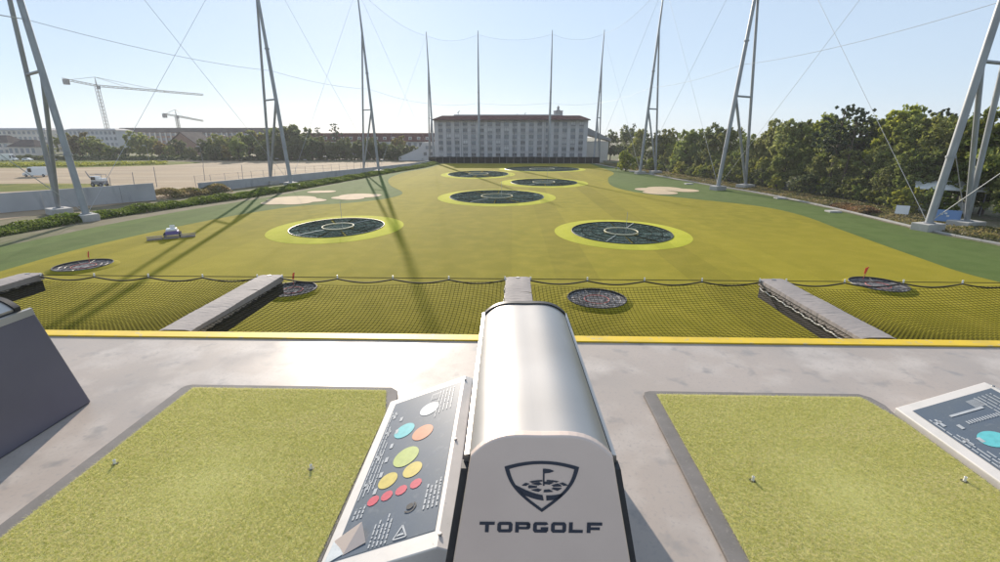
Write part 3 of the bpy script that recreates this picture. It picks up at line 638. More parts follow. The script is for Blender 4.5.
# ------------------------------------------------------------------ town buildings
def block(name, label, x0, x1, Y, h, wm, rm, floors, cols, roofh, dorm=0, depth=14, pil=False, cat='building', rin=3):
    t = thing(name, label, cat, ((x0+x1)/2, Y, 0)); W = x1-x0
    MB().bb(-W/2, W/2, 0, depth, 0, h).build('wall', wm, t)
    r = MB(); o = .6; r.loft([[(-W/2-o, -o, h), (W/2+o, -o, h), (W/2+o, depth+o, h), (-W/2-o, depth+o, h)], [(-W/2+rin, rin, h+roofh), (W/2-rin, rin, h+roofh), (W/2-rin, depth-rin, h+roofh), (-W/2+rin, depth-rin, h+roofh)]])
    ro = r.build('roof', rm, t)
    fh = h/floors; cw = W/cols; wm_ = MB().bb(-cw*.28, cw*.28, -.08, .02, 0, fh*.55).mesh('window', 'winframe'); pm = MB().bb(-cw*.24, cw*.24, -.12, -.083, .12, fh*.55-.12).mesh('pane', 'glass')
    for i in range(cols):
        for j in range(floors):
            w_ = obj('window', wm_, t, (-W/2 + (i+.5)*cw, -.02, j*fh + fh*.28)); obj('pane', pm, w_)
    if dorm:
        dm = MB(); dm.bb(-1.0, 1.0, 0, 2.4, 0, 1.9); dm = dm.mesh('dormer', 'plaster2'); dg = MB().bb(-.6, .6, -.06, -.005, .35, 1.5).mesh('pane', 'glass')
        for i in range(dorm):
            d = obj('dormer', dm, ro, (-W/2 + (i+.5)*W/dorm, -o + rin*.15 + .3, h + roofh*.18)); obj('pane', dg, d)
    if pil:
        pm2 = MB().bb(-.55, .55, -.5, -.13, h*.45, h-.1).mesh('pilaster', 'plaster2')
        for i in range(cols+1): obj('pilaster', pm2, t, (-W/2 + i*cw*.999, 0, 0))
    return t
def pxx(px, py, Y): return atY(px, py, Y).x
block('mansard_block', 'long white block with red-brown mansard roof and dormers behind dark trees', pxx(296, 140, 290), pxx(440, 140, 290), 290, 8.3, 'plaster', 'roofred', 2, 26, 5.0, 17, 16, rin=2.6)
block('terrace_block', 'long brown-roofed terrace with rows of pale pilasters beneath the small crane', pxx(116, 140, 380), pxx(290, 140, 380), 380, 14.5, 'brick', 'roofdark', 4, 34, 3.6, 0, 18, True)
block('apartment_block', 'white apartment block with flat roof under the big crane', pxx(66, 140, 330), pxx(118, 140, 330), 330, 15.5, 'plaster', 'roofgrey', 4, 12, 1.2)
block('apartment_block', 'cream apartment block behind the dark-roofed houses and white truck', pxx(-30, 140, 350), pxx(48, 140, 350), 350, 15.8, 'plaster2', 'roofgrey', 4, 16, 1.6)
block('house', 'dark-roofed cream house beside the parked white truck', pxx(8, 150, 285), pxx(36, 150, 285), 285, 5.2, 'plaster2', 'roofdark', 1, 5, 4.2, cat='house', depth=12, rin=5)
block('house', 'dark-roofed cream house behind the parked white truck', pxx(-26, 150, 300), pxx(10, 150, 300), 300, 7.5, 'plaster2', 'roofdark', 2, 6, 4.6, cat='house', depth=12, rin=5)
# brick house with a gable end
t = thing('gable_house', 'brick house with steep gable end between the lot trees', 'house', (pxx(183, 148, 300), 300, 0))
MB().add([(-10, 0, 0), (10, 0, 0), (10, 0, 6), (0, 0, 13.5), (-10, 0, 6), (-10, 20, 0), (10, 20, 0), (10, 20, 6), (0, 20, 13.5), (-10, 20, 6)], [(0, 1, 2, 3, 4), (9, 8, 7, 6, 5), (0, 5, 6, 1), (1, 6, 7, 2), (4, 9, 5, 0), (2, 7, 8, 3), (3, 8, 9, 4)]).build('wall', 'brick', t)
for s in (-1, 1):
    d = Vector((10*s, 0, -7.5)).normalized(); MB().add([Vector((0, y, 13.75 + e)) + d*q for e in (0, .3) for y in (-.5, 20.5) for q in (-.0, 13.2)], [(0, 1, 3, 2), (4, 6, 7, 5), (0, 4, 5, 1), (2, 3, 7, 6), (0, 2, 6, 4), (1, 5, 7, 3)]).build('roof_slope', 'roofdark', t)
for x in (-4, 4):
    w_ = MB().bb(-1, 1, -.1, 0, 0, 1.8).build('window', 'winframe', t, (x, -.01, 3)); MB().bb(-.8, .8, -.14, -.103, .2, 1.6).build('pane', 'glass', w_)
# cranes
def lattice(b, p, q, w, n, r, up_=Vector((0, 0, 1))):
    p, q = Vector(p), Vector(q); d = (q-p).normalized(); u = d.cross(up_ if abs(d.z) < .9 else Vector((1, 0, 0))).normalized(); v = u.cross(d)
    cs = [u*w/2+v*w/2, -u*w/2+v*w/2, -u*w/2-v*w/2, u*w/2-v*w/2]
    for c in cs: b.tube([p+c, q+c], r, 4)
    for i in range(n):
        a = p.lerp(q, i/n); e = p.lerp(q, (i+1)/n)
        for j in range(4): b.tube([a + cs[j], e + cs[(j+1) % 4]], r*.6, 4)
def crane(label, base, top, jib, cj, w, r):
    t = thing('tower_crane', label, 'crane', (base[0], base[1], 0)); o = Vector((base[0], base[1], 0)); T = Vector((0, 0, top)); J = Vector(jib)-o; C = Vector(cj)-o
    b = MB(); lattice(b, (0, 0, 0), T, w, 18, r); b.build('mast', 'cranepaint', t)
    hd = T + Vector((0, 0, w*3.4)); root = T + Vector((0, 0, w*.4))
    b = MB(); lattice(b, root, J, w*.6, 26, r*.8); b.build('jib', 'cranepaint', t)
    b = MB(); lattice(b, root, C, w*.6, 8, r*.8); b.build('counter_jib', 'cranepaint', t)
    b = MB(); b.tube([root, hd], [w*.35, w*.1], 4); b.build('apex', 'cranepaint', t)
    b = MB(); b.tube([hd, root.lerp(J, .62)], r*.6, 4); b.tube([hd, root.lerp(J, .3)], r*.6, 4); b.tube([hd, root.lerp(C, .85)], r*.6, 4); b.build('tie', 'cranepaint', t)
    b = MB(); q = root.lerp(C, .9); b.box(q - Vector((0, 0, w*.8)), (w*1.4, w*1.4, w*1.8)); b.build('counterweight', 'greypaint', t)
    b = MB(); b.box(T + Vector((w*.8, -w*.3, -w*.2)), (w*.8, w*.8, w*1.1)); b.build('cab', 'greypaint', t)
p = atY(97, 87, 400); j = atY(203, 95, 480); c = atY(62, 79, 388)
crane('big tower crane with a long lattice jib above the white apartment block', p, p.z, j, c, 2.2, .24)
p = atY(176.5, 117, 600); j = atY(203, 121, 640); c = atY(163, 114, 596)
crane('small distant tower crane above the long terrace roof', p, p.z, j, c, 2.6, .4)

# ------------------------------------------------------------------ vehicles and small things around the lot
def wheel(t, x, y, r): 
    w_ = MB().lathe([(0, -.11), (r*.6, -.11), (r, -.09), (r, .09), (r*.6, .11), (0, .11)], 18).build('wheel', 'tyre', t, (x, y, r)); w_.rotation_euler = (R(90), 0, 0)
    o = MB().lathe([(0, -.13), (r*.58, -.125), (r*.58, .125), (0, .13)], 12).build('rim', 'greypaint', w_)
def van(name, label, loc, rz, L=5.4, Hh=2.3, box=False):
    t = thing(name, label, 'truck' if box else 'van', loc, rz); y = .98
    prof = [(-L/2, .35), (L/2-.05, .35), (L/2, .75), (L/2-.12, 1.05), (L/2-.95, 1.25), (L/2-1.75, Hh-.15), (L/2-2.1, Hh), (-L/2+.1, Hh), (-L/2, Hh-.15)]
    MB().loft([[(p[0], s*(y - (.12 if p[1] > 1.4 else 0)), p[1]) for p in prof] for s in (-1, 1)]).build('body', 'whitepaint', t, bevel=.05)
    d = Vector((.8, 0, -(Hh-.15-1.25))).normalized(); MB().add([(L/2-1.0, -.8, 1.34), (L/2-1.0, .8, 1.34), (L/2-1.66, .72, Hh-.22), (L/2-1.66, -.72, Hh-.22)], [(0, 1, 2, 3)]).build('windscreen', 'darkglass', t, (.02, 0, .03))
    for s in (-1, 1):
        MB().bb(L/2-2.7, L/2-1.75, s*.985, s*.90, 1.3, Hh-.35).build('side_window', 'darkglass', t)
        MB().bb(L/2-.06, L/2+.02, s*.5, s*.85, .7, .9).build('headlight', 'board', t)
        for xx in (-L/2+.95, L/2-.95): wheel(t, xx, s*.93, .36)
    MB().bb(-L/2-.06, L/2+.06, -.9, .9, .32, .48).build('bumper', 'greypaint', t)
    if box: MB().bb(-L/2-3.4, L/2-2.3, -1.2, 1.2, .9, 3.3).build('cargo_box', 'whitepaint', t, bevel=.04); wheel(t, -L/2-2.2, 1.0, .45); wheel(t, -L/2-2.2, -1.0, .45)
    return t
van('parked_van', 'white panel van parked alone on the gravel lot', at(38, 176.5), R(186), 6.6, 2.7)
van('box_truck', 'white box truck parked beside the dark-roofed house', at(10, 161), R(5), 7, 3.0, True)
for px, lab in ((28, 'small white car parked next to the white box truck'), (52, 'small grey car parked between the box truck and the trees')):
    t = thing('parked_car', lab, 'car', at(px, 161), R(4)); b = MB(); pf = [(-2.1, .3), (2.1, .3), (2.15, .7), (1.2, .92), (.5, 1.4), (-1.2, 1.4), (-2.0, .95)]
    b.loft([[(p_[0], s*(.85 - (.15 if p_[1] > 1.2 else 0)), p_[1]) for p_ in pf] for s in (-1, 1)]); b.build('body', 'whitepaint' if px == 28 else 'greypaint', t, bevel=.05)
    for s in (-1, 1):
        MB().bb(-1.1, .5, s*.80, s*.83, .98, 1.3).build('side_window', 'darkglass', t)
        for xx in (-1.3, 1.35): wheel(t, xx, s*.8, .32)
# white utility machine with roof frame and raised arm
t = thing('utility_loader', 'white utility loader with roof frame and raised arm behind the tall wall', 'loader', at(99, 186.5), R(176))
MB().bb(-1.9, 1.0, -.75, .75, .5, 1.25).build('chassis', 'greypaint', t, bevel=.06); MB().bb(-.4, 1.0, -.72, .72, 1.25, 2.35).build('cab', 'whitepaint', t, bevel=.08); MB().bb(1.003, 1.03, -.6, .6, 1.4, 2.2).build('windscreen', 'darkglass', t)
for s in (-1, 1):
    MB().bb(-.25, .85, s*.725, s*.745, 1.5, 2.2).build('side_window', 'darkglass', t)
    MB().tube([(-1.8, s*.65, 1.2), (-1.9, s*.65, 2.7), (.9, s*.65, 2.75)], .06, 6).build('roof_frame', 'greypaint', t)
    for xx in (-1.4, .7): wheel(t, xx, s*.72, .48)
MB().tube([(.9, 0, 1.0), (1.9, 0, 2.2), (2.5, 0, 3.4)], [.14, .12, .08], 6).build('arm', 'greypaint', t); MB().bb(-1.9, -.5, -.7, .7, 1.25, 1.9).build('engine_cover', 'whitepaint', t, bevel=.08)
for px, py, Y in [(146, 146, 215), (200, 147, 190), (327, 157, 215), (307, 160, 215), (279, 159, 215), (384, 160, 212)]:
    p = atY(px, py, Y); t = thing('lamp_post', 'slim street lamp with a pale flat head along the gravel lot', 'street lamp', (p.x, p.y, 0), group='street lamps along the gravel lot')
    MB().tube([(0, 0, 0), (0, 0, p.z)], [.09, .05], 8).build('pole', 'greypaint', t); MB().tube([(0, 0, p.z), (-.7, 0, p.z+.15)], .04, 6).build('arm', 'greypaint', t); MB().box((-1.0, 0, p.z+.16), (1.3, .4, .16)).build('lamp_head', 'board', t)
# pale access covers on the hedge and verge sides
for px, py in [(185, 205.5), (146, 208), (330, 182), (351, 178)]:
    p = at(px, py); tag(MB().bb(-1.1, 1.1, -.9, .9, -.05, .22).build('access_cover', 'concrete', None, p, bevel=.03), 'flat pale concrete cover slab beside the hedge', 'cover slab', 'cover slabs beside the hedge')
for px, py in [(825, 212.5), (773, 199), (683, 184.5), (628, 172)]:
    p = at(px, py); tag(MB().bb(-.9, .9, -.7, .7, -.05, .2).build('access_cover', 'concrete', None, p + Vector((1.6, .6, 0)), bevel=.04), 'flat pale concrete cover slab beside the kerb and verge', 'cover slab', 'cover slabs beside the verge')
t = thing('notice_board', 'small plain white board on two legs on the verge', 'sign', (55.4, 66.2, 0), R(-40))
o = MB().box((0, 0, 1.15), (1.5, .06, 1.2), rx=R(-14)).build('panel', 'board', t)
for s in (-.5, .5): MB().tube([(s, 0.0, 0), (s, .05, .75)], .04, 6).build('leg', 'greypaint', t)
t = thing('blue_sign', 'blue banner board with a pale emblem leaning between the tower footings', 'sign', (56.2, 60.6, 0), R(-38))
MB().box((0, 0, 1.25), (3.2, .08, 1.5), rx=R(-16)).build('panel', 'bluepaint', t)
em = MB(); 
for q in range(5): em.box((math.cos(q*1.257)*.35, -.06 - math.sin(q*1.257)*.097, 1.25 + math.sin(q*1.257)*.335), (.28, .02, .22), rx=R(-16))
em.build('emblem', 'p_white', t)
for s in (-1.2, 1.2): MB().tube([(s, .5, 0), (s, .12, 1.3)], .05, 6).build('strut', 'greypaint', t)
# white shelter half hidden among the trees
t = thing('shelter', 'white-roofed open shelter half hidden among the belt trees', 'shelter', atY(950, 190, 74) * Vector((1, 1, 0)) if False else (atY(948, 190, 72).x, 72, 0), R(-35))
MB().add([(-4, -2.5, 3.6), (4, -2.5, 3.6), (4, 2.5, 3.6), (-4, 2.5, 3.6), (-4, 0, 4.7), (4, 0, 4.7), (-4, -2.5, 3.45), (4, -2.5, 3.45), (4, 2.5, 3.45), (-4, 2.5, 3.45)], [(0, 1, 5, 4), (4, 5, 2, 3), (0, 4, 3, 9, 6), (1, 7, 8, 2, 5), (6, 7, 1, 0), (3, 2, 8, 9), (6, 9, 8, 7)]).build('roof', 'whitepaint', t)
for x in (-3.8, 3.8):
    for y in (-2.3, 2.3): MB().tube([(x, y, 0), (x, y, 3.5)], .07, 6).build('post', 'greypaint', t)
MB().bb(-3, 3, -.5, 1.5, 0, 1.6).build('counter', 'board', t)

# ------------------------------------------------------------------ the playing deck
BAY = 3.8; K0 = .11; EDGE = 4.37
dk = MB(); dk.bb(-22, 22, -6, EDGE, DECK-.45, DECK); tag(dk.build('deck_floor', 'deck'), kind='structure')
e = MB(); e.bb(-22, 22, EDGE-.11, EDGE+.02, DECK+.003, DECK+.018); e.bb(-22, 22, EDGE+.003, EDGE+.02, DECK-.2, DECK+.003); tag(e.build('edge_strip', 'yellow'), kind='structure')
tag(MB().bb(-22, 22, 2.2, EDGE-.3, DECK-4.5, DECK-4.2).build('lower_deck_floor', 'concrete'), kind='structure')

# tee mats
def make_mat():
    t = thing('tee_mat', 'artificial-turf tee mat in grey rubber surround', 'tee mat')
    X0, X1, Y0, Y1 = -2.84, -1.03, .35, 3.31; ch = .16
    outer = [(X0, Y0), (X1, Y0), (X1, Y1-ch-.12), (X1+.02, Y1-ch), (X1-.01, Y1-.05), (X1-.07, Y1), (X0+.06, Y1), (X0+.015, Y1-.02), (X0, Y1-.06)]
    b = MB(); b.poly(outer, 0, .022); b.build('rubber_surround', 'rubber', t, bevel=.006)
    gx0, gx1, gy0, gy1 = X0+.105, X1-.10, Y0+.09, Y1-.06
    turf = [(gx0, gy0), (X1-.02, gy0), (X1-.02, gy1-.32), (gx1, gy1), (gx0, gy1)]
    MB().poly(turf, .022, .027).build('turf_backing', 'matbase', t)
    k = 260000; x = gx0 + (X1-.02-gx0)*nrg.random(k); y = .95 + (gy1-.95)*nrg.random(k)
    lim = np.where(y > gy1-.32, (X1-.02) + (gx1-(X1-.02))*(y-(gy1-.32))/.32, X1-.02); ok = x < lim; x, y = x[ok], y[ok]; k = len(x)
    # gently uneven pile: worn patch round the tee
    wear = .55 + .45*np.clip(np.hypot((x-(gx0+gx1)/2)/.5, (y-2.2)/.55), 0, 1)
    hgt = (.009 + .006*nrg.random(k))*wear; a = nrg.random(k)*6.283; w = .0012; tilt = .020*wear
    base = np.stack([x, y, np.full(k, .025)], 1); dx = np.stack([np.cos(a)*w, np.sin(a)*w, 0*a], 1)
    tip = base + np.stack([tilt*nrg.normal(size=k)*.7, tilt*nrg.normal(size=k)*.7 - .004, hgt], 1)
    V = np.stack([base-dx, base+dx, tip], 1).reshape(-1, 3); me = bpy.data.meshes.new('turf_pile'); me.vertices.add(3*k); me.vertices.foreach_set('co', V.astype(np.float32).ravel())
    me.loops.add(3*k); me.loops.foreach_set('vertex_index', np.arange(3*k, dtype=np.int32)); me.polygons.add(k); me.polygons.foreach_set('loop_start', np.arange(0, 3*k, 3, dtype=np.int32))
    me.materials.append(MATS['blade']); me.update(calc_edges=True); tag(obj('turf_pile', me, t), kind='stuff'); return t
m0 = make_mat(); m0.location = (K0, 0, DECK+.001); m0['group'] = 'tee mats on the deck'; m0['label'] = 'green turf tee mat lying along the colourful game panel with full view of its dots'
m1 = copy_tree(m0); m1.location = (K0+BAY, 0, DECK+.001); m1['label'] = 'green turf tee mat whose wide grey rubber edge faces the logo ball dispenser'
# rubber tees
def tee(loc, rz, lab):
    t = thing('rubber_tee', lab, 'golf tee', loc, rz, 'rubber tees on the mats')
    MB().lathe([(.010, 0), (.008, .006), (.007, .024), (.009, .034), (.007, .036), (.005, .03)], 14).build('stem', 'cleat', t, smooth=True)
    MB().lathe([(.0, .003), (.020, .003), (.018, .007), (0, .008)], 14).build('base_disc', 'black', t)
for x, y, lab in [(-2.50, 2.33, 'white rubber tee standing in the mat next to the dispenser with the dark side plate'), (-1.24, 2.32, 'white rubber tee standing in the mat beside the coloured dots panel'),
                  (1.46, 2.29, 'white rubber tee in the mat near its wide rubber edge'), (2.73, 2.32, 'white rubber tee in the mat next to the partly seen game panel')]: tee((x, y, DECK+.024), 0, lab)

# ------------------------------------------------------------------ ball dispenser with its game panel
def make_kiosk():
    t = thing('ball_dispenser', 'steel ball dispenser with barrel-vaulted top', 'ball dispenser')
    # flared lower body
    def sec(z, hw, y0, y1): return [(-hw, y0, z), (hw, y0, z), (hw, y1, z), (-hw, y1, z)]
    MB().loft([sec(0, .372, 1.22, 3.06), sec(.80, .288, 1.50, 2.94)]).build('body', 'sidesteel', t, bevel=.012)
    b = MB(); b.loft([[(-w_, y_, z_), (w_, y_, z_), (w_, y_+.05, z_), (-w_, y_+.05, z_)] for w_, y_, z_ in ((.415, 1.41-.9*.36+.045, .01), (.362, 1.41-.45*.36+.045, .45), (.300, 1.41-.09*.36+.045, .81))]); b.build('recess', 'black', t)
    # side rails where the vault meets the plates
    for s in (-1, 1):
        b = MB(); b.loft([[(s*.272, y, .795), (s*.296, y, .795), (s*.290, y, .842), (s*.272, y, .846)] for y in (1.46, 2.93)]); b.build('side_rail', 'steel', t)
        MB().bb(s*.263, s*.2715, 1.45, 2.87, .80, .853).build('gasket', 'black', t)
    # vault
    hw = .262; prof = []
    for i in range(37):
        u = -1 + 2*i/36; uu = math.sin(u*math.pi/2); prof.append((hw*uu, .868 + .092*(1 - abs(uu)**3.0)*(1 - .25*(1-uu*uu)**2 + .25)*.8))
    prof = [(-hw, .78)] + prof + [(hw, .78)]
    MB().loft([[(p[0], y, p[1]) for p in prof] for y in (1.43, 2.0, 2.84)]).build('vault', 'steel', t, smooth=True, ang=35)
    b = MB(); o_ = [(p[0]*1.03, p[1] + .008) for p in prof]
    b.loft([[(p[0], y, p[1]) for p in o_] for y in (2.835, 2.875)]); b.build('end_trim', 'black', t, smooth=True, ang=35)
    # front cover: arched top, flared, leaning back
    def fy(z): return 1.41 - (.9 - z)*.36
    arch = [(.262*math.sin((-1+2*i/24)*math.pi/2), .878 + .090*(1 - abs(math.sin((-1+2*i/24)*math.pi/2))**3.0)*(1.25 - .25*math.cos((-1+2*i/24)*math.pi/2)**4)*.8) for i in range(25)]
    out = [(-.395, .02)] + [(-.335, .45)] + [(-.275, .80)] + arch + [(.275, .80), (.335, .45), (.395, .02)]
    b = MB(); k = len(out)
    vs = [(x, fy(z), z) for x, z in out] + [(x, fy(z) + .035, z) for x, z in out]
    b.add(vs, [tuple(range(k)), tuple(range(2*k-1, k-1, -1))] + [(i, k+i, k+(i+1) % k, (i+1) % k) for i in range(k)]); fc = b.build('front_cover', 'facesteel', t, bevel=.006)
    # emblem and lettering, printed on the cover
    def pr(name, polys, m_, parent, lift=.002):
        b = MB(); n_ = Vector((0, -1, .36)).normalized()
        for P in polys:
            b.add([Vector((x, fy(z), z)) + n_*lift for x, z in P], [tuple(range(len(P)))])
        me = bpy.data.meshes.new(name); me.from_pydata(b.v, [], b.f); me.materials.append(MATS[m_]); return obj(name, me, parent)
    def shield(s):     # outline of the emblem scaled about its centre
        c = (0.0, .785); top = [(-.137 + .274*i/16, .846 + .020*(1-(2*i/16-1)**2)) for i in range(17)]
        rt = [(.137 - .137*(i/12)**1.0 - .0 + .030*math.sin(math.pi*i/12), .846 - .153*(i/12)) for i in range(1, 13)]
        lf = [(-x, z) for x, z in reversed(rt[:-1])]
        return [(c[0] + (x-c[0])*s, c[1] + (z-c[1])*s) for x, z in top + rt + lf]
    so, si = shield(1), shield(.87); k = len(so)
    pr('emblem_border', [[so[i], so[(i+1) % k], si[(i+1) % k], si[i]] for i in range(k)], 'navy', fc)
    def ell(cx, cz, rx, rz, a0, a1, n=18): return [(cx + rx*math.cos(a0+(a1-a0)*i/n), cz + rz*math.sin(a0+(a1-a0)*i/n)) for i in range(n+1)]
    def arcband(cx, cz, r0, r1, q0, q1, a0, a1, n=8):
        o1 = ell(cx, cz, r0, q0, a0, a1, n); o2 = ell(cx, cz, r1, q1, a0, a1, n); return [[o1[i], o1[i+1], o2[i+1], o2[i]] for i in range(n)]
    gl = []
    for i in range(7):      # segments of the target green on the emblem
        gl += arcband(.012, .778, .030, .062, .009, .018, i*.898+.12, i*.898+.74, 5)
    for a0, a1 in ((.3, .75), (.95, 1.5), (1.7, 2.3), (2.5, 2.9)): gl += arcband(.012, .776, .070, .088, .021, .026, a0, a1, 5)
    # dark crescent under the green
    lo = [(-.100 + .180*i/14, .786 - .034*math.sin(i/14*math.pi*.75) - .004*(i/14)) for i in range(15)]; hi2 = [(-.070 + .135*i/14, .752 - .020*math.sin(i/14*math.pi*.8)) for i in range(15)]
    gl += [[lo[i], lo[i+1], hi2[i+1], hi2[i]] for i in range(14) if i != 8]
    pr('emblem_green', gl, 'navy', fc)
    pr('emblem_flag', [[(.004, .782), (.010, .782), (.010, .840), (.004, .840)], [(.010, .840), (.030, .838), (.046, .832), (.030, .826), (.010, .824)]], 'navy', fc)
    # TOPGOLF in wide square-shouldered capitals
    def R4(x0, x1, z0, z1): return [(x0, z0), (x1, z0), (x1, z1), (x0, z1)]
    def glyph(ch, w=1.0, h=.62, s=.18, sv=.25):
        c = .12
        ring = lambda: [[(c, 0), (w-c, 0), (w-sv, s), (sv, s)], [(w-c, 0), (w, c), (w-sv, s+.02), (w-sv, s)], [(w, c), (w, h-c), (w-sv, h-s-.02), (w-sv, s+.02)], [(w, h-c), (w-c, h), (w-sv, h-s), (w-sv, h-s-.02)],
                        [(w-c, h), (c, h), (sv, h-s), (w-sv, h-s)], [(c, h), (0, h-c), (sv, h-s-.02), (sv, h-s)], [(0, h-c), (0, c), (sv, s+.02), (sv, h-s-.02)], [(0, c), (c, 0), (sv, s), (sv, s+.02)]]
        if ch == 'T': return [R4(0, w, h-s, h), R4(w/2-sv/2, w/2+sv/2, 0, h-s)]
        if ch == 'O': return ring()
        if ch == 'P': return [R4(0, sv, 0, h), R4(sv, w-c, h-s, h), R4(sv, w-c, h*.30, h*.30+s*.85), R4(w-sv, w, h*.30+.1, h-.1), [(w-c, h), (w, h-.1), (w-sv, h-.1), (w-sv, h-s), (w-c, h-s)][0:3] + [(w-c, h-s)], [(w-c, h*.30), (w, h*.30+.1), (w-sv, h*.30+.1), (w-c, h*.30+s*.85)]]
        if ch == 'G': return [q for i, q in enumerate(ring()) if i != 2] + [R4(w-sv, w, c, h*.52), R4(w*.5, w-sv, h*.52-s*.8, h*.52)]
        if ch == 'L': return [R4(0, sv, 0, h), R4(sv, w*.92, 0, s)]
        if ch == 'F': return [R4(0, sv, 0, h), R4(sv, w, h-s, h), R4(sv, w*.85, h*.28, h*.28+s*.9)]
    word = 'TOPGOLF'; sc = .0555; gap = .0098; tot = 7*sc + 6*gap; x0 = -tot/2 - .005; polys = []
    for ch in word:
        for P in glyph(ch): polys.append([(x0 + px*sc + (pz*.05)*sc, .624 + pz*sc*1.02) for px, pz in P])
        x0 += sc + gap
    pr('lettering', polys, 'navy', fc)
    # ---- sloping game panel beside the body
    XL, ZL, XR, ZR, YN, YF = -1.015, .055, -.432, .283, 1.55, 3.06
    slope = (ZR-ZL)/(XR-XL); zp = lambda x: ZL + (x-XL)*slope
    b = MB(); b.loft([[(XL, y, 0.002), (XR+.06, y, 0.002), (XR+.06, y, ZR-.02), (XR, y, ZR), (XL, y, ZL)] for y in (YN, YF)]); pn = b.build('game_panel', 'framewhite', t, bevel=.006)
    def onp(pts, lift): nrm = Vector((-slope, 0, 1)).normalized(); return [Vector((x, y, zp(x))) + nrm*lift for x, y in pts]
    def decal(name, polys, m_, lift):
        b = MB()
        for P in polys: b.add(onp(P, lift), [tuple(range(len(P)))])
        me = bpy.data.meshes.new(name); me.from_pydata(b.v, [], b.f); me.materials.append(MATS[m_]); return obj(name, me, pn)
    xl, xr, yn, yf = XL+.06, XR-.022, YN+.10, YF-.075
    b = MB(); b.add(onp([(xl, yn), (xr, yn), (xr, yf), (xl, yf)], .0015), [(0, 1, 2, 3)]); decal('overlay', [[(xl, yn), (xr, yn), (xr, yf), (xl, yf)]], 'slate', .0025)
    circ = lambda x, y, rx, ry=None, n=26: [(x + rx*math.cos(2*math.pi*i/n), y + (ry or rx)*math.sin(2*math.pi*i/n)) for i in range(n)]
    for nm, x, y, r in [('p_white', -.655, 2.745, .068), ('p_cyan', -.797, 2.575, .070), ('p_orange', -.657, 2.482, .070), ('p_green', -.724, 2.282, .080), ('p_yellow', -.794, 2.113, .057), ('p_yellow', -.656, 2.140, .057)]:  # printed colour dots plus one plain white ellipse
        decal('panel_dot', [circ(x, y, r*.97, r*1.08)], nm, .005)
    for x, y in ((-.843, 1.982), (-.768, 1.988), (-.690, 1.996), (-.612, 2.012)): decal('panel_dot', [circ(x, y, .033, .036, 10)], 'p_red', .005)
    # speckle lines of small print: marks too fine to read
    q = random.Random(5); ink = []
    def line(x, y0, y1, w, dash=(.012, .034)):
        y = y0
        while y < y1:
            d = q.uniform(*dash); ink.append([(x-w/2, y), (x+w/2, y), (x+w/2, min(y+d, y1)), (x-w/2, min(y+d, y1))]); y += d + q.uniform(.004, .010)
    for i in range(4): line(-.535+i*.022, 1.80, 1.98 + q.uniform(-.03, .02), .009)
    for i in range(5): line(-.775+i*.020, 1.66, 1.83 + q.uniform(-.05, .02), .008)
    for i in range(3): line(-.925+i*.022, 1.88, 1.97 + q.uniform(-.02, .02), .010)
    for i in range(4): line(-.94+i*.022, 2.02 + i*.02, 2.86 - i*.18, .007, (.02, .09))
    for y in (2.03, 2.16, 2.29, 2.42, 2.57, 2.71): ink.append([(-.862, y), (-.842, y), (-.842, y+.045), (-.862, y+.045)])
    for i in range(9): ink.append([(-.66+i*.008, 2.85), (-.656+i*.008, 2.85), (-.656+i*.008, 2.93), (-.66+i*.008, 2.93)])
    for i in range(5): line(-.60+i*.025, 2.66 + q.uniform(-.05, .05), 2.94, .006, (.03, .09))
    # icons along the low edge
    for y in (2.12, 2.36, 2.60, 2.80):
        ink += [[(-.945, y), (-.90, y+.01), (-.90, y+.03), (-.945, y+.02)], [(-.925, y-.03), (-.905, y-.03), (-.91, y+.05), (-.92, y+.05)]]
    # small emblem
    ink += [[(-.655, 1.66), (-.595, 1.66), (-.59, 1.668), (-.66, 1.668)], [(-.66, 1.668), (-.652, 1.668), (-.622, 1.735), (-.628, 1.742)], [(-.59, 1.668), (-.598, 1.668), (-.628, 1.73), (-.622, 1.742)], [(-.645, 1.678), (-.605, 1.678), (-.612, 1.690), (-.638, 1.690)]]
    tag(decal('small_print', ink, 'p_ink', .0055), kind='stuff')
    decal('sensor_hole', [circ(-.612, 1.852, .019, .019, 16)], 'black', .0065); decal('sensor_collar', [[(-.612+r_*math.cos(a), 1.846+r_*math.sin(a)) for r_, a in [(.034, -2.4+i*.24) for i in range(15)] + [(.026, .96-i*.24) for i in range(15)]]], 'black', .006)
    # ball outlet: a raised steel wedge mouth at the low near corner
    b = MB(); A = onp([(-.845, 1.80), (-.985, 1.775), (-.905, 1.665), (-.800, 1.700)], .004); b.add([A[0] + Vector((0, 0, .045)), A[1], A[2], A[3] + Vector((0, 0, .004))] + A, [(0, 1, 2, 3), (4, 7, 6, 5), (0, 4, 5, 1), (1, 5, 6, 2), (2, 6, 7, 3), (3, 7, 4, 0)]); b.build('ball_outlet', 'facesteel', pn)
    b = MB(); b.add(onp([(-.80, 1.695), (-.905, 1.662), (-.955, 1.735), (-.93, 1.70)], .006), [(0, 1, 3)]); 
    A = onp([(-.985, 1.77), (-.895, 1.675), (-.99, 1.64)], .006); MB().add(A + [v - Vector((0, 0, .004)) for v in A], [(0, 1, 2), (5, 4, 3), (0, 3, 4, 1), (1, 4, 5, 2), (2, 5, 3, 0)]).build('outlet_plate', 'p_white', pn)
    # bolts
    for y in (1.62, 2.3, 3.0): MB().lathe([(0, .008), (.008, .007), (.010, 0)], 10).build('bolt', 'steel', pn, (XR+.005, y, ZR+.0))
    return t
k0 = make_kiosk(); k0.location = (K0+.03, 0, DECK+.001); k0.rotation_euler = (0, 0, R(1.0)); k0['group'] = 'ball dispensers along the deck'; k0['label'] = 'steel ball dispenser with arched logo front cover and coloured-dot game panel in full view'
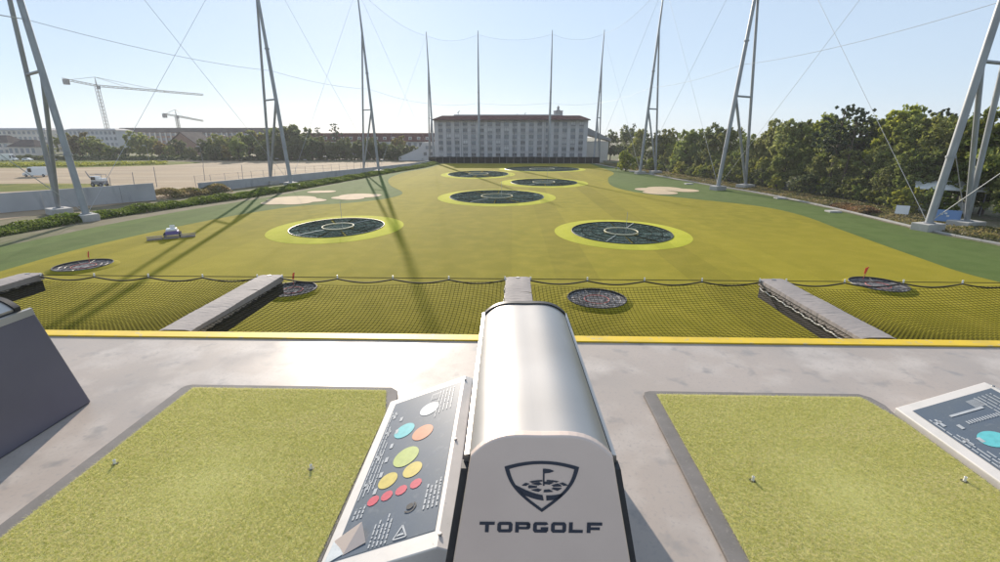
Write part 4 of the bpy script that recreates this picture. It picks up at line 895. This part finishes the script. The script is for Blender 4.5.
k1 = copy_tree(k0); k1.rotation_euler = (0, 0, 0); k1.location = (K0-BAY, 0, DECK+.001); k1['label'] = 'ball dispenser whose plain dark side plate faces the mat, cut by the frame edge'
k2 = copy_tree(k0); k2.rotation_euler = (0, 0, 0); k2.location = (K0+BAY, 0, DECK+.001); 
for ch in [c for p_ in k2.children for c in p_.children if c.name.startswith('panel_dot') and c.data.materials[0].name == 'p_white']:
    pn2 = ch.parent; bpy.data.objects.remove(ch)
    zq = lambda x: .055 + (x + 1.015)*(.283-.055)/(1.015-.432) + .006
    for (xa, xb, ya, yb) in [(-.83, -.63, 2.83, 2.85)] + [(-.80 + i*.016, -.792 + i*.016, 2.735, 2.765) for i in range(20)]:
        me = bpy.data.meshes.new('printed_bar'); me.from_pydata([(xa, ya, zq(xa)), (xb, ya, zq(xb)), (xb, yb, zq(xb)), (xa, yb, zq(xa))], [], [(0, 1, 2, 3)]); me.materials.append(MATS['p_ink']); obj('printed_bar', me, pn2)
k2['label'] = 'ball dispenser of which only a corner of its slate game panel shows beyond the mat'

# ------------------------------------------------------------------ outriggers and safety nets below the deck edge
OUT = 2.10; BW = .36
def make_outrigger():
    t = thing('net_outrigger', 'padded grey outrigger beam', 'outrigger')
    b = MB(); b.bb(-BW/2+.03, BW/2-.03, -.3, OUT, -.24, -.02); b.build('beam', 'darkcloth', t, bevel=.01)
    ys = [.05, .76, 1.43, OUT+.03]; q = random.Random(3)
    for i in range(3):       # three padded covers with slack cloth
        y0, y1 = ys[i]+.002, ys[i+1]-.002; n = 14; nx = 6; b = MB(); vs = []
        for a in range(n+1):
            for c in range(nx+1):
                x = -BW/2 + BW*c/nx; y = y0 + (y1-y0)*a/n; e = min(a, n-a)/n*6
                vs.append((x, y, .020 + .0015*min(1, e) + .004*math.sin(x*9 + y*23 + i*2) * math.sin(y*31 + i) - (.012 if c in (0, nx) else 0)))
        f_ = [(a*(nx+1)+c, a*(nx+1)+c+1, (a+1)*(nx+1)+c+1, (a+1)*(nx+1)+c) for a in range(n) for c in range(nx)]
        b.add(vs, f_)
        for s, c in ((-1, 0), (1, nx)):
            lo_ = [(s*BW/2 + s*.004*math.sin(a*1.7), y0 + (y1-y0)*a/n, -.085 - .012*math.sin(a*2.1 + i)) for a in range(n+1)]; o_ = len(b.v); b.v += lo_
            b.f += [(a*(nx+1)+c, (a+1)*(nx+1)+c, o_+a+1, o_+a) for a in range(n)]
        b.add([(-BW/2, y0, -.085), (BW/2, y0, -.085), (BW/2, y0, .0), (-BW/2, y0, .0)], [(0, 1, 2, 3)]); b.build('cover_pad', 'padcloth', t, smooth=True, ang=50)
    for s in (-1, 1):
        b = MB(); b.tube([(s*(BW/2+.012) + .006*math.sin(j*1.3), .05 + j*.1, -.10 - .02*(j % 2)) for j in range(21)], .007, 5); b.build('lacing', 'cleat' if s < 0 else 'rope', t)
        MB().bb(s*(BW/2-.028), s*(BW/2-.012), 0, OUT, -.26, -.09).build('skirt', 'darkcloth', t)
    MB().tube([(0, OUT-.03, 0), (0, OUT-.03, .03)], .03, 8).build('end_stud', 'steel', t)
    return t
ob = make_outrigger(); OB = []
labs = ['padded grey outrigger beam in line with the cut-off dark-sided dispenser', 'padded grey outrigger beam directly beyond the logo dispenser, mostly hidden by it', 'padded grey outrigger beam with loose white lacing, in line with the corner-only game panel', 'padded grey outrigger beam of which only the tip shows, beyond a red-flagged dish', 'padded grey outrigger beam beyond the cut-off dispenser, toward the tall concrete wall']
for i, (kx, lab) in enumerate(zip((-1, 0, 1, 2, -2), labs)):
    o = ob if i == 0 else copy_tree(ob); o.location = (K0 - .02 + kx*3.74, EDGE+.02, DECK-.012); o['label'] = lab; o['group'] = 'outrigger beams carrying the safety net'; OB.append(o)
def make_net():
    t = thing('safety_net', 'black safety net', 'net'); L = 3.74 - BW - .02; D = OUT-.05; cell = .056
    def P(u, v): return Vector((-L/2 + L*u, D*v, -.03 - .20*(4*u*(1-u))**.7*math.sin(math.pi*min(1, .06 + v*.94))**.8 - .05*v - .04*math.sin(u*5)*v))
    nu, nv = int(L/cell), int(D/cell); b = MB(); r = .0027
    def strand(a, c):
        d = (c-a).normalized(); s_ = d.cross(Vector((0, 0, 1))).normalized()*r; w_ = Vector((0, 0, r)); o = len(b.v)
        b.v += [tuple(a+s_-w_*.5), tuple(a-s_-w_*.5), tuple(a+w_), tuple(c+s_-w_*.5), tuple(c-s_-w_*.5), tuple(c+w_)]; b.f += [(o, o+1, o+4, o+3), (o+1, o+2, o+5, o+4), (o+2, o, o+3, o+5)]
    G = [[P(i/nu, j/nv) for j in range(nv+1)] for i in range(nu+1)]
    for i in range(nu+1):
        for j in range(nv+1):
            if i < nu: strand(G[i][j], G[i+1][j])
            if j < nv: strand(G[i][j], G[i][j+1])
    me = bpy.data.meshes.new('mesh_net'); me.from_pydata(b.v, [], b.f); me.materials.append(MATS['netblack']); obj('mesh_net', me, t)
    # straight cable at the outer edge and the thick rope hung from it in scallops
    MB().tube([(-L/2-.1, OUT-.02, .0), (L/2+.1, OUT-.02, .0)], .006, 5).build('edge_cable', 'rope', t)
    b = MB(); nS = 4; pts = []
    for i in range(nS*10+1):
        u = i/(nS*10); ph = (u*nS) % 1; pts.append((-L/2 + L*u, OUT-.03, -.02 - .055*math.sin(math.pi*ph)))
    b.tube(pts, .011, 6); b.build('edge_rope', 'rope', t, smooth=True, ang=60)
    for i in range(nS+1): MB().tube([(-L/2 + L*i/nS, OUT-.02, .035), (-L/2 + L*i/nS, OUT-.025, -.035)], .011, 6).build('rope_clip', 'cleat', t)
    hk = MB(); hk.tube([(-.045, -.012, .0), (-.02, .0, .016), (.02, .006, .014), (.05, .02, -.01)], .0085, 5); hk = hk.mesh('net_hook', 'cleat')
    for i in range(13): obj('net_hook', hk, t, (-L/2 + .14 + i*(L-.28)/12, .01, -.012))
    MB().tube([P(i/20, 0) + Vector((0, 0, .0)) for i in range(21)], .008, 5).build('inner_rope', 'rope', t)
    return t
n0 = make_net()
nl = ['black mesh safety net panel lying before the mat beside the coloured-dot game panel', 'black mesh safety net panel with the flagless red-ringed dish beneath it', 'black mesh safety net crossed by a net tower shadow beside the cut-off dispenser', 'black mesh safety net panel beside the corner-only game panel and a red-flagged dish']
for i, (kx, lab) in enumerate(zip((-.5, .5, -1.5, 1.5), nl)):
    o = n0 if i == 0 else copy_tree(n0); o.location = (K0 - .02 + kx*3.74, EDGE+.02, DECK-.012); o['label'] = lab; o['group'] = 'safety nets along the deck edge'

# ------------------------------------------------------------------ the warm hazy air over the field
hz = MB().bb(-1500, 1500, -60, 1200, -1.2, 75); hm = bpy.data.materials.new('haze_air'); hm.use_nodes = True; n = hm.node_tree; n.nodes.clear()
om = n.nodes.new('ShaderNodeOutputMaterial'); pv = n.nodes.new('ShaderNodeVolumePrincipled'); pv.inputs['Color'].default_value = (.86, .89, .93, 1); pv.inputs['Density'].default_value = .0002; pv.inputs['Anisotropy'].default_value = .3
n.links.new(pv.outputs[0], om.inputs['Volume']); MATS['haze_air'] = hm
tag(hz.build('haze', 'haze_air'), 'pale even haze in the air over the field and town', 'haze', kind='stuff')
